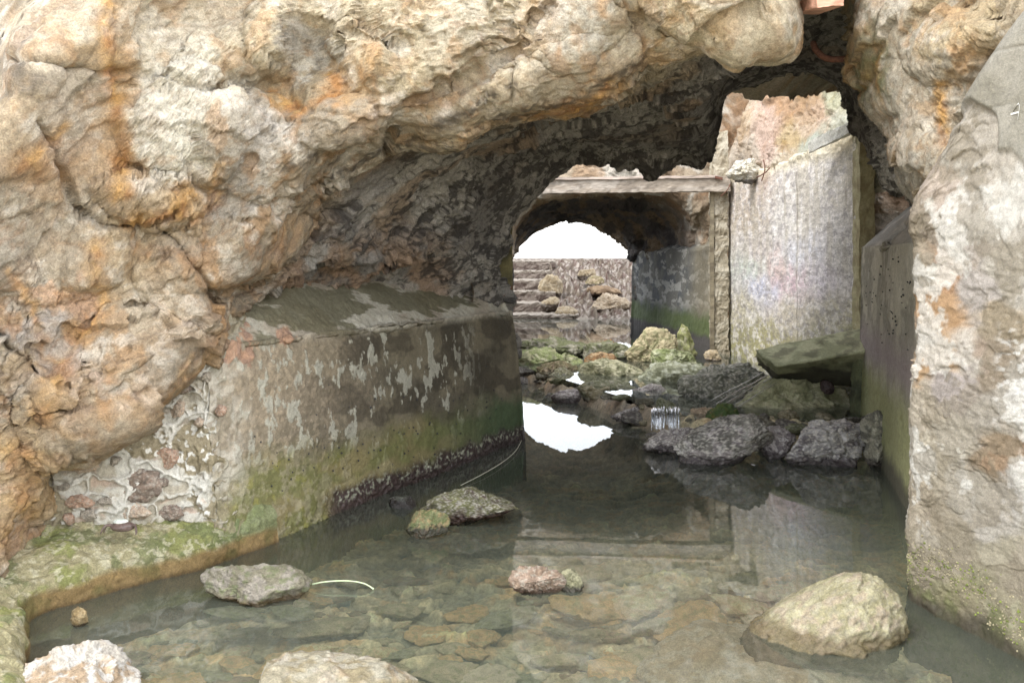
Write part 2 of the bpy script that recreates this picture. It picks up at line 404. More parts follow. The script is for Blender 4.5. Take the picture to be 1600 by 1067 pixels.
# pigments
PAL = [(30, 30, (190,172,142)), (90, 60, (198,182,156)), (150, 40, (200,186,162)), (170, 90, (196,158,104)), (120, 150, (186,168,146)), (100, 200, (176,158,140)), (160, 200, (194,150,92)), (20, 90, (126,104,78)), (30, 210, (178,150,108)),
       (60, 260, (176,140,96)), (190, 260, (190,146,88)), (240, 160, (218,212,198)), (300, 120, (226,222,210)), (280, 220, (224,220,208)), (330, 180, (214,208,194)), (270, 60, (212,200,178)), (380, 60, (216,198,164)), (425, 50, (222,202,162)), (340, 20, (200,184,158)),
       (230, 310, (186,156,110)), (280, 300, (184,150,100)), (200, 330, (170,138,92)), (390, 240, (176,168,162)), (430, 220, (184,176,172)), (360, 310, (158,148,140)), (350, 200, (180,170,158)), (450, 55, (150,144,134)), (500, 100, (190,184,172)), (470, 130, (166,140,92)), (520, 130, (178,138,74)),
       (560, 60, (206,190,158)), (520, 20, (214,196,160)), (600, 100, (210,188,144)), (640, 40, (216,200,166)), (720, 40, (206,194,170)), (700, 100, (200,186,156)), (800, 40, (212,196,164)), (860, 50, (190,182,168)), (930, 40, (184,178,166)), (980, 80, (176,160,130)), (760, 100, (170,146,104)),
       (560, 180, (160,142,116)), (480, 190, (150,132,108)), (520, 240, (140,120,92)), (640, 190, (168,138,90)), (700, 170, (156,124,78)), (720, 190, (186,166,134)), (790, 170, (184,168,140)), (850, 130, (178,160,132)), (880, 190, (150,118,80)), (620, 230, (164,146,118)), (950, 110, (166,140,104)), (830, 200, (158,150,138)),
       (1050, 20, (226,206,166)), (1100, 30, (222,204,166)), (1150, 20, (214,198,166)), (1020, 60, (196,174,132)),
       (40, 420, (176,164,150)), (90, 400, (170,150,122)), (60, 455, (214,158,110)), (110, 470, (206,146,96)), (60, 530, (166,154,152)), (100, 560, (172,160,154)), (30, 600, (180,156,118)), (130, 520, (188,144,86)), (150, 440, (186,150,98)), (60, 340, (168,152,128)), (20, 480, (160,138,110)),
       (180, 560, (184,160,128)), (230, 520, (176,150,116)), (160, 620, (178,154,122)), (220, 470, (190,168,136)), (270, 440, (178,154,122)), (190, 400, (188,160,116)), (300, 400, (160,136,104)), (350, 380, (166,144,114)), (310, 450, (158,134,100)), (100, 640, (166,140,104)), (260, 580, (150,132,108)),
       (30, 720, (204,174,122)), (50, 790, (206,168,104)), (20, 840, (176,140,88)), (20, 660, (188,164,128)), (430, 330, (158,130,92)), (480, 290, (150,122,84)), (400, 420, (146,122,92)),
       (1350, 60, (120,116,72)), (1370, 120, (128,124,88)), (1345, 20, (110,104,70)), (1410, 60, (170,160,140)), (1400, 130, (158,152,140)), (1430, 160, (184,168,148)), (1450, 200, (188,172,154)), (1440, 110, (180,168,150)), (1470, 60, (196,170,120)), (1500, 70, (204,168,104)), (1530, 50, (202,174,120)), (1490, 110, (190,150,92)), (1560, 20, (186,164,128)),
       (1460, 180, (188,150,104)), (1400, 200, (170,162,148)), (1410, 240, (168,146,116)), (1440, 270, (172,162,146)), (1420, 300, (166,160,152)), (1460, 300, (186,160,124)), (1480, 240, (196,184,166)), (1470, 140, (192,180,162)), (1510, 150, (200,190,174))]
wx = px + 36*fbm(P*2.6, 7, 81, .68); wy = py + 36*fbm(P*2.6, 7, 87, .68)
col = palette(wx, wy, PAL, 4.5)
col = lerp(col, .36*lin((228, 222, 210)) + .66*col.mean(-1, keepdims=True)*np.array((1.05, 1.0, .87), np.float32), np.full(px.shape, .50))
inner_mask = sstep(6.75, 7.6, TV + .5*fbm(P*1.6, 3, 90))
rough_in = lin((128, 118, 106)); 
incol = lerp(lin((164, 161, 157))[None, None], lin((138, 135, 133))[None, None], sstep(-.2, .3, fbm(P*1.5, 3, 93)))
incol = lerp(incol, lin((150, 122, 90))[None, None], .5*sstep(.12, .4, fbm(P*1.9, 4, 94)) * sstep(9.6, 8.2, TV))
lowleft = sstep(330, 420, py) * sstep(800, 640, px)
incol = lerp(incol, lin((160, 130, 104))[None, None], .7*lowleft*sstep(-.25, .2, fbm(P*3.2, 4, 96)))
col = lerp(col, incol, inner_mask)
Q = rot3(P, 0.55)
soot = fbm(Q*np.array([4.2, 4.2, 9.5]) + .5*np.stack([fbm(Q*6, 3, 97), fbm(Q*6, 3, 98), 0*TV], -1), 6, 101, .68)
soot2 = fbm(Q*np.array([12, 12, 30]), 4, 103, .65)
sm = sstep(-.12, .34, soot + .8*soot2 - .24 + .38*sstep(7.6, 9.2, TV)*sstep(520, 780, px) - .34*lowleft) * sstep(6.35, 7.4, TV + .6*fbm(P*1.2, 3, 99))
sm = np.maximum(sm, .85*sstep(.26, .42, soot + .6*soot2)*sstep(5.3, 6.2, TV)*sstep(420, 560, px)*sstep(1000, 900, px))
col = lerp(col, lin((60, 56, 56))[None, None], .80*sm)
col = col * (.88 + .12*inner_mask)[..., None] * np.array((1.02, 1.0, .95), np.float32)
gm = sstep(1320, 1350, px)*sstep(1410, 1370, px)*sstep(210, 120, py)
col = lerp(col, lin((104, 106, 58))[None, None], .6*gm*sstep(-.1, .25, fbm(P*3, 4, 111)))
ochre = sstep(.25, .5, fbm(P*np.array([5, 5, 3]), 5, 115, .6)) * outer
col = lerp(col, lin((178, 128, 70))[None, None], .35*ochre)
pale = sstep(.1, .45, fbm(P*4.5, 5, 119, .6)) * outer
col = lerp(col, lin((214, 206, 192))[None, None], .6*pale)
seep = sstep(.13, .0, np.minimum(EB*.7, EA) + .06*fbm(P*9, 4, 131, .65)) * sstep(-.15, .2, fbm(P*1.4, 3, 133)) * outer
col = lerp(col, lerp(lin((192, 142, 78))[None, None], lin((156, 106, 60))[None, None], sstep(-.1, .2, fbm(P*6, 3, 135))), .30*seep)
hair = np.maximum(sstep(.022, .004, EB), .7*sstep(.02, .0, EC)) * sstep(-.1, .25, fbm(P*2.1, 3, 137))
col = lerp(col, lin((84, 66, 50))[None, None], .28*hair*sstep(.0, .3, fbm(P*1.7, 3, 141)))
grit = sstep(.12, .4, fbm(P*26, 3, 139, .7))
col = lerp(col, lin((150, 128, 100))[None, None], .35*grit*outer)
sx, sy = px + 16*fbm(P*4, 5, 151, .65), py + 16*fbm(P*4, 5, 157, .65)
for pts, w, a_ in [([(166, -10), (172, 110), (188, 230), (180, 300)], 15, .75), ([(205, 345), (270, 325), (300, 300)], 16, .7), ([(150, 380), (160, 470), (110, 560), (62, 650)], 15, .6), ([(75, 560), (40, 480), (20, 420)], 8, .5), ([(415, 150), (470, 175), (530, 140), (505, 115)], 11, .75),
                   ([(20, 700), (45, 760), (30, 840)], 34, .55), ([(95, 205), (60, 250), (30, 270)], 16, .6), ([(830, 190), (900, 180), (960, 130)], 14, .6), ([(1465, 140), (1478, 200), (1470, 300)], 9, .8), ([(350, 250), (330, 320), (280, 350)], 8, .5), ([(260, 640), (330, 560), (380, 500)], 10, .35)]:
    m_ = a_*np.exp(-(seg_dist(sx, sy, pts)/w)**2)*outer*(.55 + .45*sstep(-.2, .2, fbm(P*9, 3, 161)))
    col = lerp(col, lerp(lin((206, 158, 88))[None, None], lin((176, 122, 66))[None, None], sstep(-.1, .2, fbm(P*8, 4, 163))), m_)
for pts, w, a_ in [([(500, 290), (600, 235), (720, 180), (800, 130)], 9, .8), ([(640, 240), (760, 205), (900, 150), (1010, 95)], 8, .7), ([(430, 90), (480, 110), (520, 70)], 10, .6), ([(440, 260), (520, 240), (560, 200)], 8, .6), ([(30, 60), (28, 110)], 14, .5), ([(870, 70), (930, 50)], 8, .4)]:
    m_ = a_*np.exp(-(seg_dist(sx, sy, pts)/w)**2)*sstep(-.12, .15, fbm(P*11, 4, 167, .65))
    col = lerp(col, lin((58, 50, 42))[None, None], m_)
rust = sstep(.06, .0, np.abs(fbm(P*3.3, 4, 121))) * outer * sstep(.0, .3, fbm(P*1.2, 2, 122))
col = lerp(col, lin((140, 96, 58))[None, None], .35*rust)
cliff = grid_obj("cliff", P2, M_ROCK, col, parent=None)
tag(cliff, "near sandstone cliff with the big low arch, white and ochre boulders bulging on its left", "cliff", kind="structure")

# ------------------------------------------------------------------ the second cliff with its own arch, across the open gap
B2 = [(740, 700, 12.4), (770, 560, 12.5), (782, 450, 12.7), (800, 365, 12.9), (840, 315, 12.9), (900, 300, 12.9), (980, 297, 12.9), (1050, 304, 12.8), (1088, 332, 12.7), (1112, 368, 12.6), (1125, 450, 12.6), (1125, 600, 12.5)]
L2 = [(770, 700, 16.2), (796, 560, 16.3), (797, 450, 16.4), (801, 400, 16.4), (830, 368, 16.4), (868, 351, 16.4), (905, 346, 16.4), (945, 356, 16.4), (975, 374, 16.4), (992, 396, 16.3), (996, 460, 16.3), (996, 600, 16.2)]
b2 = [at(*b) for b in B2]; l2 = [at(*b) for b in L2]
def out2(off, dd=0.0, zlift=0.0):
    r = []
    for (x, y, d) in B2:
        ax, ay = x - 940, y - 430
        if y > 500: ay = 0
        l = math.hypot(ax, ay); p = at(x + ax/l*off, y + ay/l*off, d); p[1] += dd; p[2] += zlift
        r.append(p)
    return r
def mid2(t, up):
    return [a*(1-t) + b*t + np.array((0, 0, up if 2 < i < 9 else 0)) for i, (a, b) in enumerate(zip(b2, l2))]
def back2(dz, dy):
    return [p + np.array(((p[0]-1.3)*.8*dz, dy, dz if 2 < i < 10 else 0)) for i, p in enumerate(l2)]
P, tv, tu = loft([out2(760, 1.6), out2(560, .45), out2(250, .15), out2(70, .02), b2, mid2(.4, .12), mid2(.75, .08), l2, back2(.2, .2), back2(2.2, .4)], 420, [30, 70, 70, 50, 60, 50, 50, 14, 14])
N = grid_normals(P, np.array((1.3, 11, 1.0)))
TV = np.broadcast_to(tv[:, None], P.shape[:2])
disp = rock_disp(P * .8, 1.5, 203)
disp = disp + .09*ridged(P*np.array([2.2, 1, 2.2]), 3, 212)*np.exp(-((TV - 7)/.4)**2)
P2 = P + N*disp[..., None]
col = lerp(lin((176, 160, 138))[None, None], lin((150, 128, 104))[None, None], sstep(-.2, .3, fbm(P*1.1, 4, 205)))
col = lerp(col, lin((204, 196, 182))[None, None], sstep(.0, .35, fbm(P*1.9, 4, 207, .6)))
col = lerp(col, lin((166, 128, 92))[None, None], .45*sstep(.2, .4, fbm(P*2.3, 4, 208, .6)))
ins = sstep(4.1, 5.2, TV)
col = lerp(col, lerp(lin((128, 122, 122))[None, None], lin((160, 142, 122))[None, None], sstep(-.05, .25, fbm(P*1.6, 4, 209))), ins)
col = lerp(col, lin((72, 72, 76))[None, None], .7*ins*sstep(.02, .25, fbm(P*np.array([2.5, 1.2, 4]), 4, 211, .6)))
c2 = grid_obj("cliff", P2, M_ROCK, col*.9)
tag(c2, "sunlit tan rock face beyond the gap, with the second smaller arch under the timber", "cliff", kind="structure")

# rock sheets on both sides of the gap
def rock_sheet(name, rows, nu, counts, ref, seed, cols, label, amp=1.0, palf=None):
    P, tv, tu = loft(rows, nu, counts)
    N = grid_normals(P, np.array(ref))
    P2 = P + N*(rock_disp(P, amp, seed))[..., None]
    c = lerp(lin(cols[0])[None, None], lin(cols[1])[None, None], sstep(-.2, .25, fbm(P*1.5, 4, seed + 1)))
    c = lerp(c, lin(cols[2])[None, None], .8*sstep(.08, .32, fbm(P*2.6, 5, seed + 2, .6)))
    if palf is not None: c = palf(P2, c)
    o = grid_obj(name, P2, M_ROCK, c)
    tag(o, label, "cliff", kind="structure")
    return o
V3 = lambda *a: np.array(a, dtype=float)
rock_sheet("cliff", [[V3(-.35, 6.9, -.5), V3(-.45, 9, -.5), V3(-.45, 11, -.5), V3(-.3, 13.2, -.5)], [V3(-.35, 6.9, 1.3), V3(-.42, 9, 1.3), V3(-.45, 11, 1.3), V3(-.3, 13.2, 1.3)],
                     [V3(-.7, 6.9, 2.1), V3(-.8, 9, 2.1), V3(-.8, 11, 2.1), V3(-.7, 13.2, 2.4)], [V3(-2.2, 6.9, 3.0), V3(-2.4, 9, 3.0), V3(-2.4, 11, 3.2), V3(-2.2, 13.2, 3.6)]], 160, [30, 50, 60], (3, 10, 2), 301,
           [(150, 138, 122), (124, 108, 90), (88, 78, 70)], "brown rock wall closing the left side of the open gap", .8)
def gap_pal(P, c):
    x, y = proj(P)
    wx_, wy_ = x + 12*fbm(P*3, 4, 331), y + 12*fbm(P*3, 4, 337)
    S = [(1150, 170, (196,180,156)), (1200, 190, (204,180,166)), (1230, 160, (176,138,98)), (1260, 150, (150,118,72)), (1200, 230, (206,182,170)), (1260, 200, (190,170,146)), (1300, 160, (166,176,146)), (1310, 190, (184,194,178)), (1270, 230, (170,190,180)), (1170, 240, (206,198,184)), (1150, 270, (190,184,170)), (1240, 215, (172,150,98)), (1220, 255, (196,190,172)), (1140, 200, (186,168,142)), (1280, 175, (196,172,150))]
    return lerp(c, palette(wx_, wy_, S, 3.5), np.full(x.shape, .62))
rock_sheet("cliff", [[V3(3.45, 7.6, 2.2), V3(3.5, 9.5, 2.2), V3(3.45, 11.5, 2.2), V3(3.3, 13.2, 2.2)], [V3(3.5, 7.6, 2.75), V3(3.5, 9.5, 2.75), V3(3.45, 11.5, 2.75), V3(3.25, 13.2, 2.75)],
                     [V3(3.85, 7.4, 3.35), V3(3.8, 9.5, 3.4), V3(3.65, 11.5, 3.5), V3(3.4, 13.2, 3.5)], [V3(4.6, 7.2, 4.4), V3(4.4, 9.5, 4.6), V3(4.2, 11.5, 4.7), V3(3.9, 13.2, 4.8)]], 240, [50, 60, 60], (0, 10, 3.4), 321,
           [(200, 182, 164), (184, 160, 140), (166, 130, 92)], "pinkish lit rock slope above the pale gap wall, greenish at its right end", 1.5, gap_pal)
rock_sheet("cliff", [[V3(3.36, 8.5, .2), V3(3.55, 8.25, .2), V3(3.75, 8.15, .2), V3(4.6, 8.0, .2)], [V3(3.36, 8.5, 1.6), V3(3.55, 8.25, 1.6), V3(3.75, 8.15, 1.6), V3(4.6, 8.0, 1.6)], [V3(3.4, 8.5, 2.3), V3(3.6, 8.3, 2.3), V3(3.8, 8.25, 2.3), V3(4.6, 8.1, 2.3)], [V3(3.5, 8.6, 2.9), V3(3.7, 8.5, 2.9), V3(3.9, 8.4, 2.9), V3(4.6, 8.3, 2.9)]], 110, [30, 50, 30], (2, 5, 1.6), 341,
           [(170, 150, 130), (136, 112, 90), (200, 192, 182)], "brown fractured rock wedged behind the sloping top of the dark pier", .7)

# ------------------------------------------------------------------ left concrete wall of the passage
WA, WB = np.array((-1.53, 4.38)), np.array((0.085, 7.2))
wd = (WB - WA)/np.linalg.norm(WB - WA); wn_ = np.array((-wd[1], wd[0]))
def wall_rows():
    S = np.linspace(0, 1, 9)
    back_w = np.interp(S, [0, .15, .45, .7, 1], [.30, .42, .64, .48, .13]); back_h = np.interp(S, [0, .15, .45, .7, 1], [.30, .41, .50, .37, .13])
    prof = []
    for (o, z, k) in [(-.02, -.6, 0), (0, -.05, 0), (.055, .45, 0), (.13, 1.06, 0), (.15, 1.10, 0), (.18, 1.13, 0), (1, 0, 1), (1.6, .3, 2)]:
        row = []
        for s, bw, bh in zip(S, back_w, back_h):
            b = WA*(1-s) + WB*s
            if k == 0: q = b + wn_*o; row.append(V3(q[0], q[1], z))
            elif k == 1: q = b + wn_*(.15 + bw); row.append(V3(q[0], q[1], 1.10 + bh))
            else: q = b + wn_*(.15 + bw + .5); row.append(V3(q[0], q[1], 1.10 + bh + .15))
        prof.append(row)
    return prof
rws = wall_rows()
# the free end turns round the corner into the gap
for r in rws:
    e = r[-1]; r.append(e + V3(-.02, .06, 0)); r.append(e + V3(-.55, .25, 0))
P, tv, tu = loft(rws, 760, [40, 110, 130, 20, 16, 110, 16])
N = grid_normals(P, np.array((1.0, 4.5, 1.5)))
TV = np.broadcast_to(tv[:, None], P.shape[:2])
z = P[..., 2]; along = (P[..., 0] - WA[0])*wd[0] + (P[..., 1] - WA[1])*wd[1]
A3 = np.stack([along, (P[..., 0]*wn_[0] + P[..., 1]*wn_[1]), z], -1)
agg = facet(A3*26, 401)[0]
disp = .022*fbm(A3*1.6, 4, 403) + .006*fbm(A3*9, 4, 405) + .004*agg*sstep(2.2, .8, along) + .012*sstep(.18, .0, z)*ridged(A3*20, 3, 407)
disp = disp + .018*fbm(A3*np.array([6, 6, 6]), 3, 408)*sstep(.35, .0, along)
lip_ = np.exp(-((z - 1.09)/.05)**2)
disp = disp + lip_*(.030*fbm(A3*np.array([4, 3, 3]), 4, 409, .6) - .012)
top = sstep(1.05, 1.14, z)
px, py = proj(P)
col = lerp(lin((116, 108, 90))[None, None], lin((94, 88, 74))[None, None], sstep(-.15, .25, fbm(A3*np.array([2, 2, 3]), 4, 411)))
near = sstep(1.6, .4, along + .3*fbm(A3*2, 3, 412))
col = lerp(col, lin((152, 138, 118))[None, None], .7*near*sstep(.35, .7, z + .12*fbm(A3*3, 3, 413)))
spk = sstep(.05, .3, fbm(A3*24, 3, 414, .7))
col = lerp(col, lin((176, 160, 136))[None, None], .45*near*spk)
film = fbm(A3*np.array([8.5, 5, 5.0]), 5, 415, .62) + .35*fbm(A3*np.array([26, 5, 14]), 3, 416)
band = np.exp(-((z - .76)/.17)**2)*sstep(-.25, .15, fbm(A3*np.array([1.4, 1, 1.8]), 3, 418)) + .2*np.exp(-((z - .98)/.1)**2)
pale = sstep(.20, .27, film - .19 + .26*band)*sstep(2.9, 2.2, along)
disp = disp + .004*pale
col = lerp(col, lin((168, 166, 152))[None, None], .85*pale*(1-top))
dk = sstep(.05, .3, fbm(A3*np.array([2.4, 2, 4.5]), 4, 417)+.3*np.exp(-((z-.62)/.08)**2)+.42*np.exp(-((z-1.0)/.08)**2)-.08)
col = lerp(col, lin((62, 56, 46))[None, None], .65*dk*(1-pale)*(1-top)*sstep(.5, 1.4, along))
alg = sstep(.56, .34, z + .10*fbm(A3*np.array([2.5, 2, 4]), 4, 421) + .02*along)
gcol = lerp(lin((110, 110, 66))[None, None], lin((128, 118, 80))[None, None], sstep(-.2, .25, fbm(A3*np.array([2.2, 2, 5]), 4, 423)))
gcol = lerp(gcol, lin((138, 134, 62))[None, None], .5*sstep(.2, .45, fbm(A3*12, 4, 424, .6))*near)
gcol = lerp(gcol, lin((74, 92, 62))[None, None], sstep(1.6, 3.0, along))
gcol = lerp(gcol, lin((158, 150, 124))[None, None], .6*sstep(.02, .25, fbm(A3*14, 4, 425, .7))*near)
col = lerp(col, gcol, .88*alg)
mus = sstep(.17, .09, z + .05*fbm(A3*6, 4, 427))*sstep(.75, 1.0, along + .1*fbm(A3*5, 3, 428))
col = lerp(col, lin((58, 44, 48))[None, None], .92*mus)
brn = sstep(.1, .4, fbm(A3*40, 2, 431))*mus*sstep(.02, .08, z)
col = lerp(col, lin((168, 170, 150))[None, None], .7*brn)
tcol = lerp(lin((186, 181, 166))[None, None], lin((168, 159, 143))[None, None], sstep(-.2, .2, fbm(A3*3, 4, 433)))
olive = sstep(.02, .12, fbm(A3*np.array([1.6, 3, 3]) + np.stack([A3[..., 2]*3, 0*z, 0*z], -1), 5, 435, .55) - .10 + .34*sstep(.7, 1.5, along)*sstep(1.14, 1.24, z) - .05)
tcol = lerp(tcol, lin((96, 92, 66))[None, None], .8*olive)
col = lerp(col, tcol, top)
nearrim = sstep(.34, .04, along + .10*fbm(A3*5, 4, 437))*sstep(.2, .4, z)
col = lerp(col, lerp(lin((188, 182, 168))[None, None], lin((156, 146, 128))[None, None], sstep(-.1, .2, fbm(A3*9, 4, 438))), .85*nearrim)
redp = sstep(1.0, .7, np.hypot((px - 362)/34, (py - 533)/36) + .9*fbm(A3*9, 4, 439))
redp = np.maximum(redp, sstep(1.0, .7, np.hypot((px - 445)/16, (py - 520)/14) + .9*fbm(A3*9, 4, 440)))
col = lerp(col, lerp(lin((176, 138, 112))[None, None], lin((150, 118, 100))[None, None], sstep(-.1, .2, fbm(A3*14, 4, 441))), .8*redp)
disp = disp + .02*redp*fbm(A3*11, 4, 442) + .03*nearrim*fbm(A3*6, 4, 443)
wall_wet = np.clip(.55*mus + .35*alg*sstep(.35, .05, z), 0, 1)
o = grid_obj("concrete_wall", P + N*disp[..., None], M_CONC, col*.95, wall_wet)
tag(o, "long stained concrete wall left of the pool, green algal growth below and a sloping grey top", "wall")

# dark iron bracket and pale post at the far end of that wall
def box_np(name, c0, ax, ay, az, mat, colr, parent=None, nx=10, ny=4, nz=6, amp=.004, seed=0, wood=False):
    """a slightly worn block spanned by three edge vectors from corner c0"""
    bm = bmesh.new()
    V, Fq = [], []
    def face(o, a, b, n, m):
        base = len(V)
        for j in range(m+1):
            for i in range(n+1): V.append(o + a*(i/n) + b*(j/m))
        for j in range(m):
            for i in range(n): Fq.append((base + j*(n+1) + i, base + j*(n+1) + i+1, base + (j+1)*(n+1) + i+1, base + (j+1)*(n+1) + i))
    face(c0, ax, az, nx, nz); face(c0 + ay, az, ax, nz, nx); face(c0, ay, ax, ny, nx); face(c0 + az, ax, ay, nx, ny); face(c0, az, ay, nz, ny); face(c0 + ax, ay, az, ny, nz)
    V = np.array(V); ctr_ = c0 + (ax + ay + az)/2
    D = np.stack([fbm(V*7, 4, seed + k) for k in range(3)], -1)
    D2 = np.stack([fbm(V*24, 3, seed + 5 + k) for k in range(3)], -1)
    V2 = V + amp*(1.6*D + .8*D2)
    bm.free()
    base = lin(colr[0])[None]; c = lerp(base, lin(colr[1])[None], sstep(-.15, .25, fbm(V*np.array([3, 5, 9]), 4, seed + 9)))
    if len(colr) > 2: c = lerp(c, lin(colr[2])[None], .8*sstep(.1, .35, fbm(V*np.array([6, 8, 8]), 4, seed + 12, .6)))
    loc = ctr_ if parent is None else np.zeros(3)
    o = mesh_np(name, V2 - loc, Fq, mat, c, None, parent, smooth=False)
    me = o.data
    b = bmesh.new(); b.from_mesh(me); bmesh.ops.remove_doubles(b, verts=b.verts, dist=1e-4); b.to_mesh(me); b.free()
    for p in me.polygons: p.use_smooth = False
    if parent is None: o.location = loc
    return o
post = box_np("concrete_post", V3(-.16, 7.55, .0), V3(.165, 0, 0), V3(0, .2, 0), V3(-.005, 0, 2.0), M_CONC, [(128, 120, 84), (100, 96, 70), (70, 66, 56)], nx=8, nz=50, ny=6, amp=.008, seed=450)
tag(post, "narrow yellowish concrete post just behind the far end of the stained wall", "post")
def tube(name, pts, rad, mat, parent=None, seg=8, closed=False):
    pts = [np.array(p, float) for p in pts]
    n = len(pts); V, Fq = [], []
    rads = rad if isinstance(rad, (list, tuple)) else [rad]*n
    for i, p in enumerate(pts):
        t = pts[min(i+1, n-1)] - pts[max(i-1, 0)]; t = t/(np.linalg.norm(t) + 1e-9)
        a = np.cross(t, V3(0, 0, 1)) if abs(t[2]) < .9 else np.cross(t, V3(1, 0, 0)); a /= np.linalg.norm(a); b = np.cross(t, a)
        for k in range(seg):
            w = 2*math.pi*k/seg; V.append(p + rads[i]*(math.cos(w)*a + math.sin(w)*b))
    for i in range(n-1):
        for k in range(seg): Fq.append((i*seg + k, i*seg + (k+1) % seg, (i+1)*seg + (k+1) % seg, (i+1)*seg + k))
    V = np.array(V); V = np.vstack([V, pts[0], pts[-1]]); s0, s1 = n*seg, n*seg + 1
    for k in range(seg): Fq.append((s0, s0, (k+1) % seg, k)); Fq.append((s1, s1, (n-1)*seg + k, (n-1)*seg + (k+1) % seg))
    me = bpy.data.meshes.new(name); 
    loc = pts[0] if parent is None else np.zeros(3)
    faces = [tuple(dict.fromkeys(f)) for f in Fq]
    me.from_pydata([tuple(v - loc) for v in V], [], faces)
    for p in me.polygons: p.use_smooth = True
    set_layers(me, np.tile(lin((128, 120, 100)), (len(V), 1)))
    me.materials.append(mat)
    o = bpy.data.objects.new(name, me); COL.objects.link(o)
    o.location = loc
    if parent: o.parent = parent
    return o
def smooth_pts(pts, n):
    C = np.array(pts, float); return list(cr_basis(len(C), np.linspace(0, len(C)-1, n)) @ C)
o = box_np("iron_bracket", at(786, 464, 7.34), V3(.075, 0, .06), V3(0, .06, 0), V3(.01, 0, .045), M_RUST, [(60, 50, 44), (46, 40, 38)], amp=.003, seed=460)
tag(o, "small dark iron bracket sticking out at the far top corner of the stained wall", "bracket")

# ------------------------------------------------------------------ rubble masonry between wall and cliff
MC = [(405, 4.76), (350, 4.395), (300, 4.36), (225, 4.28), (140, 4.18), (60, 4.08), (-20, 3.95)]
rows = []
for zz in (-.3, .1, .4, .8, 1.1, 1.4, 1.6):
    rows.append([V3((x - CX)*d/F - .09*max(zz, 0), d + .07*max(zz, 0), zz) for k, (x, d) in enumerate(MC)])
P, tv, tu = loft(rows, 520, [30, 60, 90, 80, 60, 30])
N = grid_normals(P, np.array((0, 0, 1.5)))
px, py = proj(P)
disp = .025*fbm(P*2.2, 4, 501) + .012*fbm(P*7, 4, 503) + .006*ridged(P*16, 3, 505)
film = fbm(P*3.2, 5, 507, .55)
oliv = sstep(.0, .05, .55*film - .16 + .30*np.exp(-((px - 235)/110)**2 - ((py - 690)/42)**2) + .32*np.exp(-((px - 310)/26)**2 - ((py - 740)/60)**2))
disp = disp - .010*oliv
col = lerp(lin((206, 202, 190))[None, None], lin((184, 176, 158))[None, None], sstep(-.1, .3, fbm(P*5, 5, 509, .6)))
col = lerp(col, lin((146, 134, 106))[None, None], .9*oliv)
col = lerp(col, lin((232, 230, 222))[None, None], .9*sstep(.30, .36, fbm(P*30, 2, 511))*oliv)
mw = P + .05*np.stack([fbm(P*6, 4, 521), fbm(P*6, 4, 522), fbm(P*6, 4, 523)], -1)
mh, me_ = facet(mw*np.array([7.5, 7.5, 10]), 525)
stone_ = sstep(.12, .26, me_)*sstep(.02, .10, mh)*(1 - oliv)
disp = disp + .016*sstep(.2, .05, me_) - .004*stone_ + .010*stone_*fbm(P*22, 4, 527)
col = lerp(col, lerp(lin((188, 164, 144))[None, None], lin((160, 148, 130))[None, None], sstep(-.15, .15, fbm(mw*4, 3, 529))), .75*stone_)
col = lerp(col, lin((226, 223, 214))[None, None], .6*sstep(.10, .02, me_)*(1 - oliv))
col = lerp(col, lin((162, 152, 128))[None, None], .7*sstep(800, 840, py + 20*fbm(P*5, 3, 513)))
col = lerp(col, lin((150, 140, 112))[None, None], .6*sstep(325, 345, px + 10*fbm(P*6, 3, 515)))
masonry = grid_obj("mortar_wall", P + N*disp[..., None], M_CONC, col*.80)
tag(masonry, "pale grey mortar patch with embedded brown stones between cliff and stained wall", "wall")

_ico = {}
def ico(sub):
    if sub not in _ico:
        bm = bmesh.new(); bmesh.ops.create_icosphere(bm, subdivisions=sub, radius=1.0)
        bm.verts.ensure_lookup_table()
        _ico[sub] = (np.array([v.co[:] for v in bm.verts], np.float32), np.array([[v.index for v in f.verts] for f in bm.faces], np.int32)); bm.free()
    return _ico[sub]
def boulder_shape(sub, semi, seed, planes=9, flat=.75, rough=.10, top=None):
    """a lump cut by random planes and roughened; returns local vertices"""
    D, Ff = ico(sub)
    rng = np.random.RandomState(seed)
    r = np.ones(len(D), np.float32)
    for k in range(planes):
        n = rng.normal(size=3); n /= np.linalg.norm(n)
        if top is not None and k == 0: n = np.array(top)/np.linalg.norm(top)
        h = rng.uniform(flat, .98)
        dn = D @ n
        r = np.where(dn > 1e-3, np.minimum(r, h/np.maximum(dn, 1e-3)), r)
    V = D*r[:, None]
    S = np.array(semi, np.float32); o3 = rng.uniform(-50, 50, 3)
    m = float(np.mean(S))
    W = V*S/m*1.0 + o3
    W = W + .15*np.stack([fbm(W*1.5, 2, seed), fbm(W*1.5, 2, seed+1), fbm(W*1.5, 2, seed+2)], -1)
    a, ea = facet(W*2.2, seed + 3); b, eb = facet(W*6, seed + 4)
    c_, ec = facet(W*14, seed + 8)
    d = rough*(.55*fbm(W*1.4, 4, seed + 5) + .62*a*sstep(0, .05, ea) + .30*b + .12*c_ + .14*fbm(W*9, 4, seed + 6, .65))
    return V*S + D*(d*m)[:, None], Ff, W
